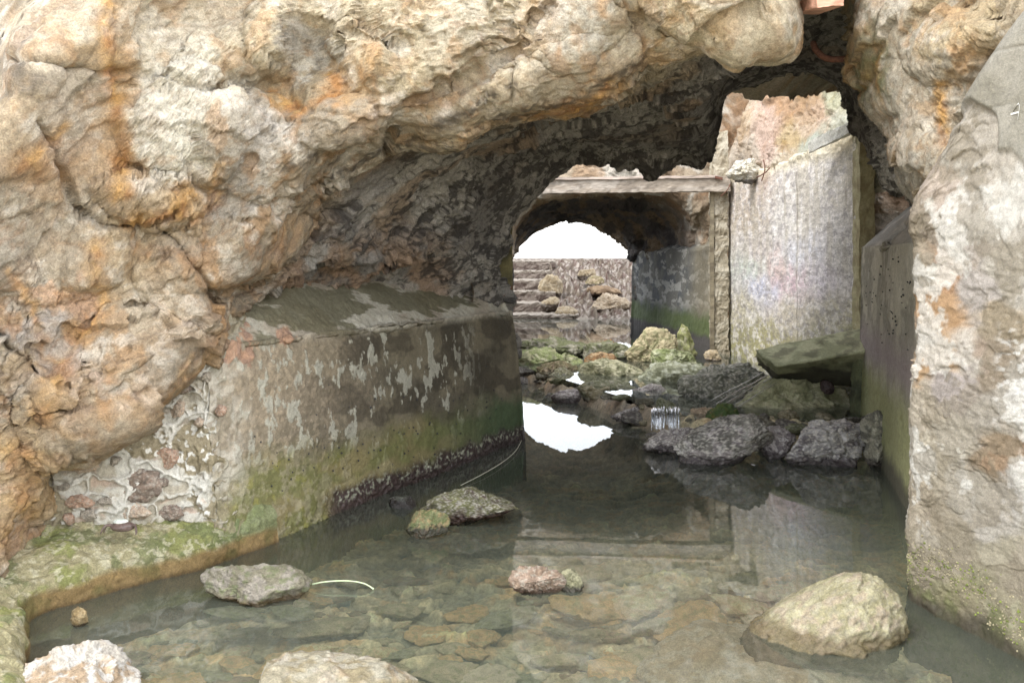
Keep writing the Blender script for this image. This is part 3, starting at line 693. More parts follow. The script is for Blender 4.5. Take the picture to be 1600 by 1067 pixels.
def stone_colors(V, zw, W, c1, c2, c3=None, moss=None, moss_amt=0., wet_h=.06, dark=(56, 46, 48), seed=0, barn_sheen=0.0, nz=None):
    c = lerp(lin(c1)[None], lin(c2)[None], sstep(-.2, .25, fbm(W*2.2, 4, seed + 11)))
    if c3 is not None: c = lerp(c, lin(c3)[None], .8*sstep(.05, .3, fbm(W*4, 5, seed + 12, .6)))
    if moss is not None: c = lerp(c, lin(moss)[None], moss_amt*sstep(-.25, .2, fbm(W*3, 5, seed + 13, .6) + .35*nz))
    if barn_sheen > 0: c = lerp(c, lin((214, 208, 196))[None], barn_sheen*sstep(.12, .3, fbm(W*16, 3, seed + 14, .7) + .12*(fbm(W*2, 2, seed + 15))))  # pale flecks: barnacles, and painted sheen on the wet dam rocks
    wetm = sstep(wet_h*1.5, wet_h*.8, zw + .5*wet_h*fbm(W*5, 3, seed + 16))
    c = lerp(c, lin(dark)[None], .8*wetm)
    return c, wetm
def boulder(name, label, bbox, d, zbase=0.0, seed=1, cols=((150, 140, 120), (120, 110, 95)), moss=None, moss_amt=0., wet=.0, wet_h=.05, barn_sheen=0., deep=.8, tilt=0., sub=6, planes=14, flat=.56, rough=.15, sink=.25, dark=(56, 46, 48), cat="boulder", group=None, top=None, parent=None, lean=0.0, flare=0.0, shear=0.0):
    x0, y0, x1, y1 = bbox
    c = at((x0+x1)/2, (y0+y1)/2, d)
    w = (x1-x0)/2*d/F*1.04; h = (y1-y0)/2*d/F
    topz = HC - (y0-HY)*d/F
    bot = min(zbase, HC - (y1-HY)*d/F) - sink*h*2
    hz = (topz - bot)/2; cz = (topz + bot)/2
    V, Ff, W = boulder_shape(sub, (w, w*deep, hz), seed, planes, flat, rough, top)
    # stretch to the wanted size after the cuts
    V[:, 0] *= w/np.abs(V[:, 0]).max(); V[:, 2] *= hz/np.abs(V[:, 2]).max()
    tt = (V[:, 2] + hz)/(2*hz)
    if flare:
        V[:, 0] *= 1 + flare*(1 - tt); V[:, 1] *= 1 + flare*(1 - tt)
    if shear: V[:, 0] += shear*V[:, 2]
    if tilt or lean:
        V = rot3(V, math.radians(-tilt))
    loc = np.array((c[0], d + w*deep*.35, cz))
    nz = V[:, 2]/(hz + 1e-6)
    fac = .60 if d < 5.6 else (1.15 if d < 15 else .75)
    col, wetm = stone_colors(V, V[:, 2] + cz - zbase, W, *cols[:2], c3=cols[2] if len(cols) > 2 else None, moss=moss, moss_amt=moss_amt, wet_h=wet_h, seed=seed, barn_sheen=barn_sheen, nz=nz, dark=dark)
    o = mesh_np(name, V, Ff, M_STONE, col*fac, np.clip(wetm + wet, 0, 1))
    o.location = loc
    tag(o, label, cat, group)
    return o

# embedded stones of the mortar wall (parts)
rng = random.Random(5)
EMB = [(345, 640, 8, 10), (180, 720, 9, 7), (160, 700, 8, 6), (255, 755, 9, 8), (240, 830, 16, 9), (100, 760, 8, 6), (310, 660, 9, 7), (190, 690, 12, 7), (275, 590, 7, 7), (110, 697, 22, 9), (128, 725, 26, 12), (215, 760, 42, 24), (125, 785, 20, 12), (162, 782, 14, 7), (210, 802, 30, 15), (265, 800, 22, 14), (108, 810, 10, 8), (140, 805, 14, 10), (250, 622, 16, 14), (290, 608, 10, 8), (300, 570, 10, 8), (335, 560, 14, 12), (280, 640, 12, 14), (237, 668, 12, 10), (262, 718, 20, 16), (320, 590, 9, 9)]
for i, (x, y, rx, ry) in enumerate(EMB):
    d = np.interp(x, [60, 140, 225, 300, 352], [4.08, 4.18, 4.28, 4.36, 4.38]) + .07*max(HC - (y-HY)*4.2/F, 0)
    c = at(x, y, d)
    V, Ff, W = boulder_shape(5, (rx*d/F*1.1, .034, ry*d/F*1.1), 600 + i, 12, .5, .2)
    tones = [((196, 160, 136), (176, 138, 112)), ((176, 166, 150), (156, 146, 130)), ((190, 172, 150), (206, 180, 156)), ((146, 124, 108), (120, 104, 92))][i % 4]
    cc = lerp(lin(tones[0])[None], lin(tones[1])[None], sstep(-.2, .2, fbm(W*3, 4, 640 + i)))
    cc = lerp(cc, lin((196, 188, 174))[None], .12 + .5*sstep(.0, .3, fbm(W*5, 4, 650 + i)))*.8
    o = mesh_np("embedded_stone", V + c, Ff, M_STONE, cc, None, masonry)

# ------------------------------------------------------------------ low mossy ledge along the left edge of the pool
LN = [(436, 846), (404, 859), (326, 886), (225, 912), (130, 938), (72, 956), (47, 972), (38, 1010), (30, 1067), (22, 1180), (10, 1400)]
BK = [(-.8, .55), (-.8, .55), (-.8, .6), (-.8, .6), (-.85, .5), (-.92, .4), (-.96, .25), (-1, .1), (-1, 0), (-1, 0), (-1, 0)]
WID = [.12, .27, .34, .40, .44, .50, .5, .5, .5, .5, .5]; HGT = [.25, .31, .26, .25, .23, .22, .22, .26, .26, .26, .26]
rows = []
for (k, zf, uf) in [(-.02, -.4, 0), (0, .0, 0), (.01, .07, 0), (.03, .115, 0), (.10, .15, 0), (.35, .75, 1), (.8, .95, 1), (1.25, 1.15, 1)]:
    r = []
    for (x, y), b, w, h in zip(LN, BK, WID, HGT):
        p = wat(x, y); q = p[:2] + np.array(b)*w*k
        r.append(V3(q[0], q[1], zf if (not uf and zf <= .09) else (min(zf, h) if not uf else h*zf)))
    rows.append(r)
P, tv, tu = loft(rows, 620, [20, 30, 24, 24, 50, 70, 40])
N = grid_normals(P, np.array((0, 3.5, 3)))
z = P[..., 2]
px, py = proj(P)
disp = .030*fbm(P*2.4, 4, 701) + .012*fbm(P*8, 4, 703) + .008*facet(P*18, 704)[0]*sstep(.08, .12, z) + .05*sstep(110, 40, px)*fbm(P*3, 3, 706)
col = lerp(lin((168, 160, 124))[None, None], lin((146, 148, 92))[None, None], sstep(-.15, .2, fbm(P*4, 5, 707, .6)))
col = lerp(col, lin((116, 124, 82))[None, None], .7*sstep(.05, .3, fbm(P*5, 5, 709, .6)))
col = lerp(col, lin((206, 200, 172))[None, None], .6*sstep(.15, .35, fbm(P*22, 3, 711, .7)))
col = lerp(col, lin((124, 134, 92))[None, None], .8*sstep(330, 370, px)*sstep(.02, .08, z))
fr = sstep(.11, .07, z + .02*fbm(P*5, 4, 713))
col = lerp(col, lerp(lin((150, 126, 84))[None, None], lin((120, 108, 66))[None, None], sstep(-.2, .3, fbm(P*5, 4, 715))), fr)
col = lerp(col, lin((92, 70, 40))[None, None], .7*sstep(.03, .0, z))
o = grid_obj("stone_ledge", P + N*disp[..., None], M_STONE, col*.78, .4*sstep(.06, .0, z))
tag(o, "low rounded mossy stone ledge running along the left edge of the pool", "ledge")

# ------------------------------------------------------------------ right foreground wall (mortared rubble with a smooth rendered top)
RC = [(3.0, 6.0), (2.5, 5.0), (2.08, 4.25), (1.86, 3.95), (1.855, 3.80), (1.94, 3.55), (2.03, 3.25), (2.14, 2.9), (2.3, 2.5), (2.5, 2.0)]
TOPZ = [1.55, 1.6, 1.70, 1.80, 1.98, 2.34, 2.62, 2.8, 2.9, 3.0]
rows = []
for zf in (-.5, .05, .5, 1.0, 1.4, 1.6, None, 'b'):
    r = []
    for (x, y), tz in zip(RC, TOPZ):
        if zf is None: r.append(V3(x + .03, y, tz))
        elif zf == 'b': r.append(V3(x + .32, y + .22, tz + .18))
        else: r.append(V3(x + .022*zf + (.0 if zf > .1 else -.01), y, zf if zf < 1.2 else zf*(tz/1.76)*.98 if zf == 1.6 else 1.4*min(1.15, tz/1.76)))
    rows.append(r)
P, tv, tu = loft(rows, 640, [50, 110, 120, 100, 50, 60, 30])
N = grid_normals(P, np.array((0, 2.5, 1.0)))
px, py = proj(P)
z = P[..., 2]
ctop = sstep(0, 14, (px - 1490) * .9 - (py - 205) * .75 + 60*fbm(P*2, 3, 801) - 40) * sstep(0, 8, 205 - .0*px - py + 26*fbm(P*6, 4, 803) + (px - 1500)*.55) * sstep(1488, 1500, px + 8*fbm(P*8, 3, 804))
rub = 1 - ctop
Pc = P*np.array([1, .55, 1])
disp = rub*(.022*fbm(Pc*2.4, 4, 805) + .26*rock_disp(Pc[..., [2, 1, 0]]*1.25, 1.0, 806) + .006*fbm(Pc*11, 4, 807, .65)) - .018*rub
for pts, w in [([(1500, 182), (1560, 166), (1640, 150)], 2.0), ([(1500, 92), (1545, 82), (1640, 64)], 1.6)]:
    disp = disp - .006*ctop*np.exp(-(seg_dist(px, py, pts)/w)**2)
col = lerp(lin((196, 184, 164))[None, None], lin((170, 156, 132))[None, None], sstep(-.15, .25, fbm(P*2.6, 4, 811)))
RP = [(1440, 340, (176,160,138)), (1430, 420, (178,162,136)), (1420, 520, (186,166,142)), (1450, 480, (200,150,86)), (1470, 420, (196,140,80)), (1460, 560, (206,162,104)), (1480, 300, (204,184,166)), (1520, 260, (206,196,180)), (1560, 320, (212,204,190)), (1500, 380, (196,184,172)), (1520, 460, (194,184,176)), (1570, 440, (208,200,184)), (1500, 560, (222,212,198)), (1490, 610, (184,172,166)), (1540, 560, (176,152,128)), (1560, 520, (190,168,132)),
      (1580, 600, (220,216,208)), (1540, 640, (212,206,196)), (1440, 640, (200,186,162)), (1450, 720, (206,194,168)), (1480, 680, (222,214,196)), (1430, 800, (190,174,146)), (1500, 760, (210,204,190)), (1560, 700, (176,140,100)), (1570, 660, (220,210,196)), (1530, 800, (198,190,176)), (1590, 760, (206,200,190)), (1480, 840, (178,166,140)), (1540, 870, (182,172,142)), (1440, 880, (170,156,126)), (1490, 950, (166,158,108)), (1560, 950, (170,164,124)), (1440, 950, (140,136,92)), (1590, 900, (190,176,150)), (1520, 1020, (150,146,98)), (1590, 1040, (146,142,92)), (1460, 1040, (104,98,74)), (1430, 1010, (96,90,70))]
wx, wy = px + 16*fbm(Pc*4, 5, 813, .6), py + 26*fbm(Pc*4, 5, 817, .6)
col = lerp(col, palette(wx + 10*fbm(Pc*16, 3, 833), wy + 14*fbm(Pc*16, 3, 834), RP, 4.0), np.full(px.shape, .85))
col = lerp(col, lin((112, 96, 76))[None, None], .5*sstep(.035, .0, np.abs(fbm(Pc*np.array([3.5, 3.5, 2]), 5, 835, .6)))*rub*sstep(-.05, .2, fbm(Pc*2, 3, 836)))
col = lerp(col, lin((236, 232, 222))[None, None], .75*rub*sstep(.12, .3, fbm(Pc*np.array([6, 6, 3.2]), 5, 819, .6))*sstep(880, 760, py))
col = lerp(col, lin((150, 136, 108))[None, None], .55*rub*sstep(.16, .26, fbm(Pc*np.array([5, 5, 3]), 5, 821, .6)))
dot = sstep(.2, .32, fbm(Pc*34, 2, 825))
col = lerp(col, lin((244, 242, 236))[None, None], .8*dot*sstep(480, 560, py)*sstep(680, 600, py)*sstep(1540, 1570, px))
col = lerp(col, lerp(lin((186, 180, 164))[None, None], lin((168, 162, 144))[None, None], sstep(-.2, .25, fbm(P*3, 4, 823))), ctop)
col = lerp(col, lin((120, 128, 60))[None, None], .6*sstep(.35, .06, z + .1*fbm(P*4, 3, 826))*sstep(.05, .3, fbm(P*7, 4, 827, .6)))
dkb = sstep(.10, .02, z + .05*fbm(P*6, 3, 829))
col = lerp(col, lin((64, 56, 48))[None, None], .75*dkb)
RIGHTWALL = P + N*disp[..., None]
rwall = grid_obj("rendered_wall", RIGHTWALL, M_CONC, lerp(col, col.mean(-1, keepdims=True)*np.ones(3), np.full(px.shape, .25))*.64, .4*dkb)
tag(rwall, "pale mortared rubble wall filling the right edge, smooth grey render at its top", "wall")

# ------------------------------------------------------------------ dark pier on the right inside the passage
PA, PB = np.array((3.17, 7.6)), np.array((2.42, 5.0))
pd = (PB - PA)/np.linalg.norm(PB - PA); pn = np.array((-pd[1], pd[0]))   # points right, away from the pool
if pn[0] < 0: pn = -pn
rows = []
for (o_, z_) in [(-.02, -.5), (0, .1), (.02, .8), (.035, 1.60), (.05, 1.67), (.09, 1.72), (.55, 2.14), (.9, 2.3)]:
    r = []
    for s in (-.12, -.02, 0, .03, .3, .6, .85, 1.0, 1.01, 1.3):
        b = PA*(1-s) + PB*s + pn*o_
        if s < 0: b = PA + pn*(o_ + (.6 if s < -.1 else .04)) + np.array((0, .02 if s > -.1 else .25))
        if s > 1: b = PB + pn*(o_ + (.05 if s < 1.1 else .8)) + pd*(-.03)
        r.append(V3(b[0], b[1], z_))
    rows.append(r)
P, tv, tu = loft(rows, 320, [30, 80, 90, 14, 12, 80, 20])
N = grid_normals(P, np.array((0, 5, 1.5)))
z = P[..., 2]; px, py = proj(P)
A3 = P
disp = .015*fbm(P*2, 4, 851) + .005*fbm(P*9, 4, 853) - .05*np.exp(-(seg_dist(px + 4*perlin(P*9, 1), py, [(1382, 388), (1392, 372), (1412, 352)])/3.0)**2)
col = lerp(lin((170, 165, 150))[None, None], lin((138, 134, 122))[None, None], sstep(-.2, .2, fbm(P*np.array([3, 2, 2.5]), 5, 855, .6)))
col = lerp(col, lin((200, 194, 182))[None, None], .35*sstep(.2, .4, fbm(P*np.array([9, 5, 3]), 4, 857, .6))*sstep(.9, 1.2, z))
col = lerp(col, lin((142, 130, 132))[None, None], .8*np.exp(-((z - .85)/.16)**2))
col = lerp(col, lin((140, 142, 100))[None, None], .85*sstep(.78, .5, z + .08*fbm(P*3, 3, 859)))
col = lerp(col, lin((66, 62, 62))[None, None], .8*sstep(.22, .08, z + .05*fbm(P*6, 3, 861)))
col = lerp(col, lerp(lin((186, 182, 176))[None, None], lin((156, 154, 150))[None, None], sstep(-.1, .25, fbm(rot3(P, .6)*np.array([2, 3, 12]), 4, 863))), sstep(1.64, 1.74, z))
o = grid_obj("concrete_pier", P + N*disp[..., None], M_CONC, col*1.25, .4*sstep(.3, .05, z))
tag(o, "dark streaked concrete pier with a sloping pale top, right of the broken slab", "pier")

# ------------------------------------------------------------------ pale wall across the gap, post and timbers
rows = []
GX = [(3.16, 12.15), (3.2, 11.0), (3.25, 10.0), (3.29, 9.0), (3.32, 8.0)]
GT = [2.74, 2.72, 2.72, 2.80, 2.83]
for zf in (-.4, .2, .8, 1.5, 2.2, 1.0):
    pass
for zi, zf in enumerate((0, .2, .4, .6, .8, .97, 1.0, 1.02)):
    r = []
    for (x, y), t in zip(GX, GT):
        zz = -.4 + (t + .4)*min(zf, 1.0)
        r.append(V3(x + (.0 if zf < 1 else (.03 if zf == 1 else .22)), y, zz - (0 if zf < 1.01 else .02)))
    rows.append(r)
P, tv, tu = loft(rows, 420, [50, 50, 50, 50, 50, 14, 14])
N = grid_normals(P, np.array((0, 10, 1.5)))
z = P[..., 2]; px, py = proj(P)
hgt = P[..., 2]
edge = sstep(2.55, 2.75, z)
Pg = P*np.array([1, .28, 1])
disp = .012*fbm(P*2, 4, 901) + .003*facet(Pg*22, 903)[0] + .05*edge*fbm(P*4, 4, 905)
GP = [(1160, 300, (196,184,172)), (1180, 400, (196,186,180)), (1230, 350, (206,202,196)), (1215, 420, (200,182,178)), (1250, 390, (204,204,210)), (1190, 450, (188,190,206)), (1230, 440, (210,188,196)), (1280, 330, (204,200,196)), (1310, 300, (196,190,180)), (1280, 430, (206,200,206)), (1320, 400, (194,190,184)), (1160, 480, (186,180,160)), (1240, 490, (192,184,170)), (1300, 500, (184,178,158)), (1200, 530, (166,160,122)), (1150, 540, (150,146,108)), (1280, 560, (150,148,110)), (1325, 560, (140,140,104)), (1300, 620, (112,112,84)), (1170, 340, (188,176,162)), (1175, 415, (190,198,188))]
col = palette(px + 14*fbm(P*3, 4, 907), py + 14*fbm(P*3, 4, 909), GP, 2.0)
col = lerp(col, lin((226, 222, 220))[None, None], .55*sstep(.05, .3, fbm(Pg*np.array([14, 20, 10]), 4, 911, .7)))
col = lerp(col, lin((134, 128, 130))[None, None], .5*sstep(.12, .32, fbm(Pg*np.array([18, 24, 14]), 4, 913, .7)))
drip = sstep(.12, .34, fbm(P*np.array([1, 5, .7]), 4, 917, .6))*sstep(.6, 2.4, z)
col = lerp(col, lin((166, 158, 140))[None, None], .5*drip)
col = lerp(col, lin((120, 112, 100))[None, None], .7*np.exp(-((P[..., 1] - 9.55 + .03*fbm(P*6, 3, 918))/.012)**2))
col = lerp(col, lin((150, 116, 88))[None, None], .5*np.exp(-((px - 1195 + 5*fbm(P*5, 3, 919))/8)**2)*sstep(340, 270, py))
col = lerp(col, lin((206, 196, 170))[None, None], .8*edge)
M_GAP = rock_material("speckled_wall", 34, .5, .007, .46, crack=.2, stretch=(1, .28, 1))
gw = grid_obj("gap_wall", P + N*disp[..., None], M_GAP, col*1.18)
tag(gw, "pale speckled lilac and cream concrete wall across the open gap", "wall")
box_np("end_face", V3(3.312, 7.93, -.2), V3(.155, .02, 0), V3(0, .16, 0), V3(.0, 0, 2.98), M_CONC, [(188, 180, 146), (170, 162, 128), (150, 138, 108)], parent=gw, nx=8, ny=6, nz=60, amp=.008, seed=915)

pil = box_np("concrete_post", V3(2.92, 12.0, -.2), V3(.20, -.02, 0), V3(0, .3, 0), V3(.0, .03, 3.6), M_CONC, [(186, 178, 160), (164, 154, 134), (140, 130, 110)], nx=14, ny=8, nz=120, amp=.018, seed=921)
tag(pil, "rough cream concrete post at the corner of the pale gap wall, under the timber's end", "post")
o = box_np("timber_post", V3(2.86, 11.98, -.1), V3(.055, 0, 0), V3(0, .05, 0), V3(.0, .02, 2.72), M_WOOD, [(150, 140, 118), (120, 110, 92)], nx=3, ny=3, nz=60, amp=.004, seed=923)
tag(o, "thin grey upright timber left of the rough cream concrete post", "post")
bx0, bx1 = at(800, 303, 12.0), at(1141, 299, 11.85)
dv = bx1 - bx0
beam = box_np("timber_beam", bx0 - dv*.25, dv*1.25, V3(0, .16, 0), V3(0, 0, .215), M_WOOD, [(160, 148, 134), (180, 170, 158), (128, 118, 106)], nx=90, ny=5, nz=8, amp=.006, seed=931)
tag(beam, "long weathered pinkish timber beam spanning the gap above the second arch", "beam")
box_np("edge_strip", bx0 - dv*.25 + V3(0, -.03, .19) - V3(*beam.location), dv*1.2, V3(0, .035, 0), V3(0, 0, .035), M_WOOD, [(196, 180, 168), (176, 162, 150)], parent=beam, nx=60, ny=2, nz=2, amp=.005, seed=935)
box_np("iron_bolt", at(1118, 279, 11.8) - V3(*beam.location), V3(.10, 0, -.02), V3(0, .04, 0), V3(0, 0, .035), M_RUST, [(60, 62, 72), (44, 44, 50)], parent=beam, nx=4, ny=2, nz=2, amp=.003, seed=936)
bd0, bd1 = at(1264, 238, 8.5), at(1330, 208, 7.95)
o = box_np("loose_board", bd0, bd1 - bd0, V3(.05, .14, 0), V3(-.01, 0, .11), M_WOOD, [(244, 242, 234), (224, 222, 212)], nx=30, ny=4, nz=5, amp=.006, seed=941)
tag(o, "short whitish board lying aslant on top of the pale gap wall", "board")
for i, (a, b) in enumerate([((1193, 250, 9.7), (1190, 283, 9.65)), ((1203, 262, 9.6), (1182, 278, 9.6)), ((1126, 307, 11.6), (1141, 288, 11.6))]):
    o = tube("rusty_rod", smooth_pts([at(*a), (at(*a) + at(*b))/2 + V3(.02, -.02, 0), at(*b)], 8), .007, M_RUST)
    tag(o, ["thicker upright rusty rod poking from the broken top of the pale wall", "thin slanting rusty rod beside the upright one on the pale wall top", "thin rusty rod leaning below the right end of the timber beam"][i], "rod")
hook = tube("iron_hook", smooth_pts([at(1270, 66, 5.0), at(1276, 80, 4.95), at(1292, 92, 4.9), at(1318, 93, 4.85), at(1346, 91, 4.8), at(1372, 92, 4.8)], 24), [.012] + [.019]*22 + [.019], M_RUST)
tag(hook, "curved rusty iron bar sticking out of the rock under the arch's right top", "iron bar")
o = box_np("timber_stub", at(1278, 12, 4.05), V3(.12, .0, .005), V3(0, .3, .05), V3(0, 0, .07), M_WOOD, [(206, 160, 138), (190, 146, 124), (170, 130, 110)], amp=.006, seed=951)
tag(o, "stub of pinkish timber poking from the rock at the photo's top edge", "timber")

# concrete side wall inside the second arch
rows = []
for (o_, z_) in [(0, -.4), (0, .2), (.02, .8), (.03, 1.5), (.03, 1.66), (.12, 1.74), (.5, 2.1)]:
    rows.append([V3(x + o_, y, z_ + dz) for (x, y, dz) in [(3.5, 16.6, 0), (2.42, 16.3, 0), (2.36, 16.1, 0), (2.45, 15.3, 0), (2.65, 14, .02), (2.82, 13, .04), (2.92, 12.3, .06)]])
P, tv, tu = loft(rows, 260, [30, 50, 60, 12, 12, 30])
N = grid_normals(P, np.array((0.5, 13, 1)))
z = P[..., 2]
col = lerp(lin((92, 96, 100))[None, None], lin((116, 116, 112))[None, None], sstep(-.2, .2, fbm(P*2.4, 4, 961)))
col = lerp(col, lin((182, 182, 178))[None, None], .8*sstep(.12, .24, fbm(rot3(P, -.5)*np.array([5, 3, 9]), 4, 963, .6))*sstep(.6, .9, z))
col = lerp(col, lin((150, 140, 116))[None, None], .7*sstep(13.6, 12.6, P[..., 1]))
col = lerp(col, lin((90, 104, 62))[None, None], .9*sstep(.85, .6, z + .1*fbm(P*2.4, 3, 965)))
col = lerp(col, lin((80, 74, 76))[None, None], .9*sstep(.45, .35, z + .04*fbm(P*5, 3, 967)))
o = grid_obj("concrete_wall", P + N*(.02*fbm(P*2, 4, 969) + .006*fbm(P*9, 3, 970))[..., None], M_CONC, col)
tag(o, "blue grey mottled concrete wall inside the far arch, right of the sky opening", "wall")

# ------------------------------------------------------------------ ground: pool bed, dam ridge, far bank, terrain to the horizon
def ground_z(X, Y):
    q = np.stack([X, Y, 0*X], -1)
    line = 10.9 - 2.5*np.clip(X - .1, 0, 1.5) + .0*Y            # where the stone dam crosses
    dY = Y - line
    z = -.26 + .05*fbm(q*1.1, 3, 1001) - .10*sstep(5, 7.5, Y)*sstep(0.9, 0.2, X*.5)
    ridge = .40*np.exp(-(dY/.55)**2)
    z = z + ridge*1.12 + .10*sstep(.2, 1.5, dY)
    far = sstep(17.6, 19.0, Y)
    z = z*(1-far) + far*.1
    side = sstep(3.6, 5.2, np.abs(X))*(1 - far)
    z = z + side*.7
    near = sstep(1.9, .4, Y)
    z = z*(1-near) + near*(.10 + .05*fbm(q*.8, 3, 1003))
    return z
xs = np.concatenate([np.linspace(-900, -20, 14), np.linspace(-16, -3.5, 24), np.linspace(-3.4, 4, 420), np.linspace(4.1, 20, 30), np.linspace(30, 900, 14)])
ys = np.concatenate([np.linspace(-900, -20, 14), np.linspace(-16, 1.8, 40), np.concatenate([np.linspace(1.9, 7, 340, endpoint=False), np.linspace(7, 13, 140)]), np.linspace(13.1, 19.5, 60), np.linspace(20, 1500, 16)])
X, Y = np.meshgrid(xs, ys)
Z = ground_z(X, Y)
Z = np.where(Y > 28, -1.2, Z)
q = np.stack([X, Y, Z], -1)
inn = sstep(1.5, 2.5, Y)*sstep(14, 12, Y)
qw = q + .08*np.stack([fbm(q*4, 3, 1013), fbm(q*4, 3, 1015), 0*X], -1)
fa_, fe_ = facet(qw*np.array([5.0, 9.0, 1]), 1005); fb_, fbe_ = facet(qw*np.array([11, 20, 1]) + 3, 1006)
Z = Z + inn*(.035*fa_ + .018*fb_ + .012*fbm(q*6, 3, 1007))
q[..., 2] = Z
col = lerp(lin((160, 152, 122))[None, None], lin((134, 130, 104))[None, None], sstep(-.2, .2, fbm(q*1.6, 4, 1009)))
col = lerp(col, lin((160, 132, 92))[None, None], .6*sstep(.1, .35, fbm(q*5, 4, 1011, .6)))
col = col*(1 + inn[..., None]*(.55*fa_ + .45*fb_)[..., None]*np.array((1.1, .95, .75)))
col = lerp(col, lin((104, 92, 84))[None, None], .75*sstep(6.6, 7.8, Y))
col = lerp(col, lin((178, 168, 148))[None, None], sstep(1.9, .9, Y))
col = col*1.9
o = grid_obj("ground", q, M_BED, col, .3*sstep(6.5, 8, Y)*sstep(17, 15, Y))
tag(o, "muddy stony pool bed and shore", "ground", kind="structure")
def plane(name, pts, z, mat, label):
    me = bpy.data.meshes.new(name); me.from_pydata([(x, y, z) for x, y in pts], [], [tuple(range(len(pts)))]); me.materials.append(mat)
    o = bpy.data.objects.new(name, me); COL.objects.link(o); tag(o, label, "water", kind="structure"); return o
plane("water", [(-4.5, .9), (4.5, .9), (4.5, 11.5), (-.6, 11.5), (-4.5, 8)], 0.0, M_WATER, "clear green pool in the foreground")
plane("water", [(.0, 10.95), (1.6, 7.25), (3.6, 7.1), (3.9, 19.2), (-4, 19.2), (-4, 11.2)], .18, M_WATER, "upper pool behind the stone dam")
plane("sea", [(-900, 28.5), (900, 28.5), (900, 1400), (-900, 1400)], -.6, M_WATER, "sea beyond the embankment")

# embankment with rubble
ex = np.linspace(-5, 9, 300); ey = np.linspace(18.2, 27.5, 170)
X, Y = np.meshgrid(ex, ey)
Z = np.interp(Y, [18.2, 18.6, 25.6, 26.2, 27.5], [.0, .14, 1.36, 1.50, 1.52])
q = np.stack([X, Y, Z], -1)
amp = sstep(18.4, 19.2, Y)*sstep(26.4, 25.4, Y)
fa, fe = facet(q*np.array([4.5, 4.5, 4.5]), 1101); fb, _ = facet(q*9, 1103)
Z = Z + amp*(.17*fa + .08*fb + .14*fbm(q*1.1, 3, 1105))
q[..., 2] = Z - .4*sstep(1.15, .85, X)*amp
q = q*np.array([1, .35, 1])
hsh = fbm(q*9, 4, 1107, .7)
col = lerp(lin((142, 130, 116))[None, None], lin((100, 86, 74))[None, None], sstep(-.1, .2, hsh))
col = lerp(col, lin((204, 194, 184))[None, None], .85*sstep(.18, .3, fbm(q*13, 3, 1109, .7)))
col = lerp(col, lin((92, 58, 52))[None, None], .6*sstep(.18, .34, fbm(q*7, 4, 1111, .7)))
q = q/np.array([1, .35, 1])
col = lerp(col, lin((196, 186, 172))[None, None], .85*sstep(18.95, 18.6, Y + .2*fbm(q*2, 3, 1113)))
o = grid_obj("embankment", q, M_STONE, col*.62)
tag(o, "rubble strewn bank with brown litter beyond the second arch", "bank", kind="structure")

# steps
steps = bpy.data.objects.new("concrete_steps", None); COL.objects.link(steps); steps.location = (.5, 18.9, .14)
tag(steps, "flight of worn grey concrete steps climbing the bank left of the boulders", "steps")
ST = [(492, 505, 18.9, 905), (474, 492, 19.8, 878), (456, 474, 20.7, 868), (438, 456, 21.7, 863), (424, 438, 22.8, 862), (408, 424, 24.2, 868)]
for i, (yt, yb, d, xr) in enumerate(ST):
    c0 = at(770, yb, d); c1 = at(xr, yb, d); zt = HC - (yt - HY)*d/F
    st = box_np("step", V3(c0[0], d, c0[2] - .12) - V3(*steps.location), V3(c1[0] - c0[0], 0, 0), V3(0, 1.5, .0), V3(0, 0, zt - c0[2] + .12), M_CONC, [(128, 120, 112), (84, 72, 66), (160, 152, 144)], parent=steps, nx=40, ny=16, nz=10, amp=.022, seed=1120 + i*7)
    me = st.data
    vv = np.empty(len(me.vertices)*3, np.float32); me.vertices.foreach_get('co', vv); vv = vv.reshape(-1, 3)
    zr = vv[:, 2] - (zt - .14); shade = sstep(-.02, -.07, zr + .03*fbm(vv*5, 3, 1190 + i))
    c4 = np.ones((len(vv), 4), np.float32); c4[:, :3] = lerp(lin((140, 132, 122))[None], lerp(lin((88, 76, 70))[None], lin((128, 118, 110))[None], sstep(-.1, .2, fbm(vv*6, 4, 1195))), shade)  # treads painted lighter, risers darker as shading contrast, with some brown litter tone
    me.attributes['Col'].data.foreach_set('color', c4.ravel())

